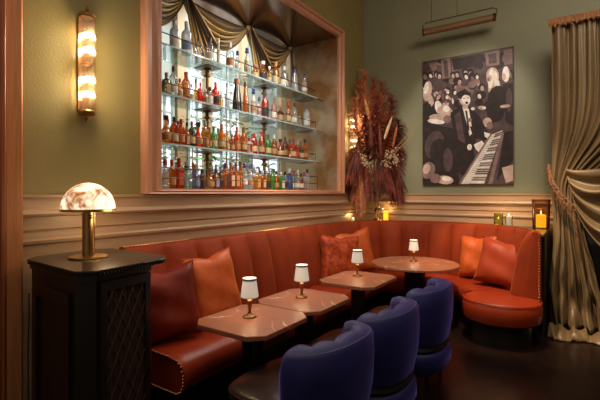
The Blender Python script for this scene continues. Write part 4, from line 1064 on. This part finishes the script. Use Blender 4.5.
# cloth that bellies out over the tie on the right
b = MB()
def belly(u, v):
    x0, z0 = -.17+.09*v, 1.88-.42*v; x1, z1 = .85, 2.30-.75*v
    sag = .18+.42*v
    x = x0+(x1-x0)*u; z = z0+(z1-z0)*u-sag*(4*u*(1-u))**.8
    q = v*2*pi*4+1.8*u
    f = math.copysign(abs(sin(q))**.7, sin(q))
    return (x, CY-.10-.05*f*(.35+.65*sin(pi*min(1, u*1.2)))-.06*sin(pi*u)+.02*sin(7*u+11*v), z+.02*sin(9*u+13*v)*sin(pi*u))
b.grid(belly, 60, 80, uv=False); part(b, 'gathered_fold', 'curtain_silk', CUR, solid=.004, ang=80)
# puddle on the floor
b = MB()
def pud(u, v):
    a = u; x = -.322+.70*u+.012*sin(u*31); 
    th = v*pi
    rr = .075+.03*sin(u*19)+.015*sin(u*43)
    y = CY-.12-.16-(.20+.06*sin(u*9))*cos(th)*.9+.012*sin(u*57+v*4)
    return (x, y, max(.004, rr*sin(th)*(1+.25*sin(u*37+v*3))+.004))
b.grid(pud, 120, 16, uv=False); part(b, 'puddled_hem', 'curtain_silk', CUR, solid=.003, ang=80)
# gold fringe across the top
b = MB(); b.box(-.345, 1.0, CY-.075, CY-.06, TOPZ-.045, TOPZ+.03); VB = part(b, 'valance_band', 'fringe_gold', CUR)
b = MB(); k = 0
x = -.34
while x < .98:
    L = .065+.012*sin(k*1.7)+rg.uniform(-.006, .006)
    b.tube([(x, CY-.082, TOPZ+.03), (x+rg.uniform(-.006, .006), CY-.086, TOPZ+.03-L*.6), (x+rg.uniform(-.008, .008), CY-.084, TOPZ+.03-L*1.35)], [.006, .0075, .0055], 5)
    x += .0145; k += 1
part(b, 'valance_fringe', 'fringe_gold', CUR, under=VB)
# rope and tassel fringe of the tieback
rope = [(-.335, CY-.07, 1.93), (-.31, CY-.14, 1.80), (-.26, CY-.18, 1.68), (-.19, CY-.21, 1.56), (-.10, CY-.22, 1.47), (-.07, CY-.21, 1.32), (-.045, CY-.18, 1.10), (-.03, CY-.17, .92)]
b = MB()
for ph in (0, pi):
    pth = []
    for i in range(len(rope)-1):
        for j in range(8):
            t = j/8; q = [rope[i][k]+(rope[i+1][k]-rope[i][k])*t for k in range(3)]; a = (i*8+j)*1.1+ph
            pth.append((q[0]+.008*cos(a), q[1]+.008*sin(a), q[2]+.004*sin(a)))
    b.tube(pth, .008, 6)
TR = part(b, 'tieback_rope', 'rope_brown', CUR)
b = MB()
for i in range(40):
    t = i/39*4.1; k = int(t); q = [rope[k][m]+(rope[k+1][m]-rope[k][m])*(t-k) for m in range(3)]
    L = rg.uniform(.08, .12); b.tube([tuple(q), (q[0]-.015+rg.uniform(-.01, .01), q[1]-.02, q[2]-L*.5), (q[0]-.02+rg.uniform(-.02, .02), q[1]-.012, q[2]-L)], [.005, .008, .005], 5)
part(b, 'tassel_fringe', 'rope_brown', CUR, under=TR)

# ------------------------------------------------------------------ lights
def area(name, loc, size, energy, col, target=None, sizey=None, spread=None):
    l = bpy.data.lights.new(name, 'AREA'); l.energy = energy; l.color = col; l.size = size
    if sizey: l.shape = 'RECTANGLE'; l.size_y = sizey
    if spread: l.spread = R(spread)
    o = bpy.data.objects.new(name, l); COL.objects.link(o); o.location = loc
    if target:
        from mathutils import Vector
        o.rotation_euler = (Vector(target)-Vector(loc)).to_track_quat('-Z', 'Y').to_euler()
    return o
def spot(name, loc, target, energy, col, ang, blend=.6, size=.08):
    l = bpy.data.lights.new(name, 'SPOT'); l.energy = energy; l.color = col; l.spot_size = R(ang); l.spot_blend = blend; l.shadow_soft_size = size
    o = bpy.data.objects.new(name, l); COL.objects.link(o); o.location = loc
    from mathutils import Vector
    o.rotation_euler = (Vector(target)-Vector(loc)).to_track_quat('-Z', 'Y').to_euler()
warm = (1, .72, .45)
area('ceiling_fill', (.6, 1.6, 4.8), 2.6, 23, (1, .82, .60), (-1.2, 3.5, 1.2))  # added area lights without visible fittings, warm fill for the room
area('ceiling_fill', (.4, 3.6, 4.8), 1.4, 50, (1, .86, .68), (-.6, 6.2, 2.6))
area('ceiling_fill', (-1.2, .2, 4.8), 1.0, 22, (1, .82, .60), (-2.9, 1.2, 1.6))
spot('ceiling_spot', (-.9, 3.9, 4.8), (-.72, 5.5, .7), 560, warm, 36)
spot('ceiling_spot', (-1.5, 3.6, 4.8), (-2.4, 5.4, .9), 60, warm, 50)
spot('ceiling_spot', (-1.6, 1.4, 4.8), (-2.5, 2.35, .6), 48, warm, 40)
spot('ceiling_spot', (.3, 3.2, 4.8), (.0, 5.7, .9), 90, warm, 45)
spot('ceiling_spot', (-1.2, 3.9, 4.8), (-1.38, 6.2, 2.6), 150, (1, .84, .68), 40)
spot('ceiling_spot', (-1.9, 2.0, 4.8), (-1.85, 2.9, .74), 18, warm, 40)
spot('ceiling_spot', (-2.3, .9, 4.8), (-1.15, 2.7, .75), 45, (.95, .80, .75), 36)
area('shelf_strip', (-3.08, 3.85, 3.84), .08, 38, (1, .88, .72), (-3.7, 3.85, 2.6), sizey=2.9)
for z in SHZ: area('shelf_strip', (-3.29, 3.8, z-.03), .03, 5.0, (1, .92, .80), (-3.5, 3.8, z-1), sizey=2.8)
area('rear_fill', (-4.15, 5.0, 4.5), 1.0, 40, (.93, .96, 1), (-4.8, 5.5, 2.2))  # added fill, brightens the plants from the niche side
area('rear_fill', (-4.6, 5.6, 4.6), 1.6, 42, (.95, .97, 1.0), (-5.5, 5.8, 2.0))  # added fill, brightens the far wall
spot('ceiling_spot', (-1.6, 4.6, 4.8), (-2.65, 5.95, 2.2), 90, warm, 34)  # added spot to brighten the dried plumes
w = bpy.data.worlds.new('world'); S.world = w; w.use_nodes = True
w.node_tree.nodes['Background'].inputs[0].default_value = (.9, .72, .55, 1)
w.node_tree.nodes['Background'].inputs[1].default_value = .10
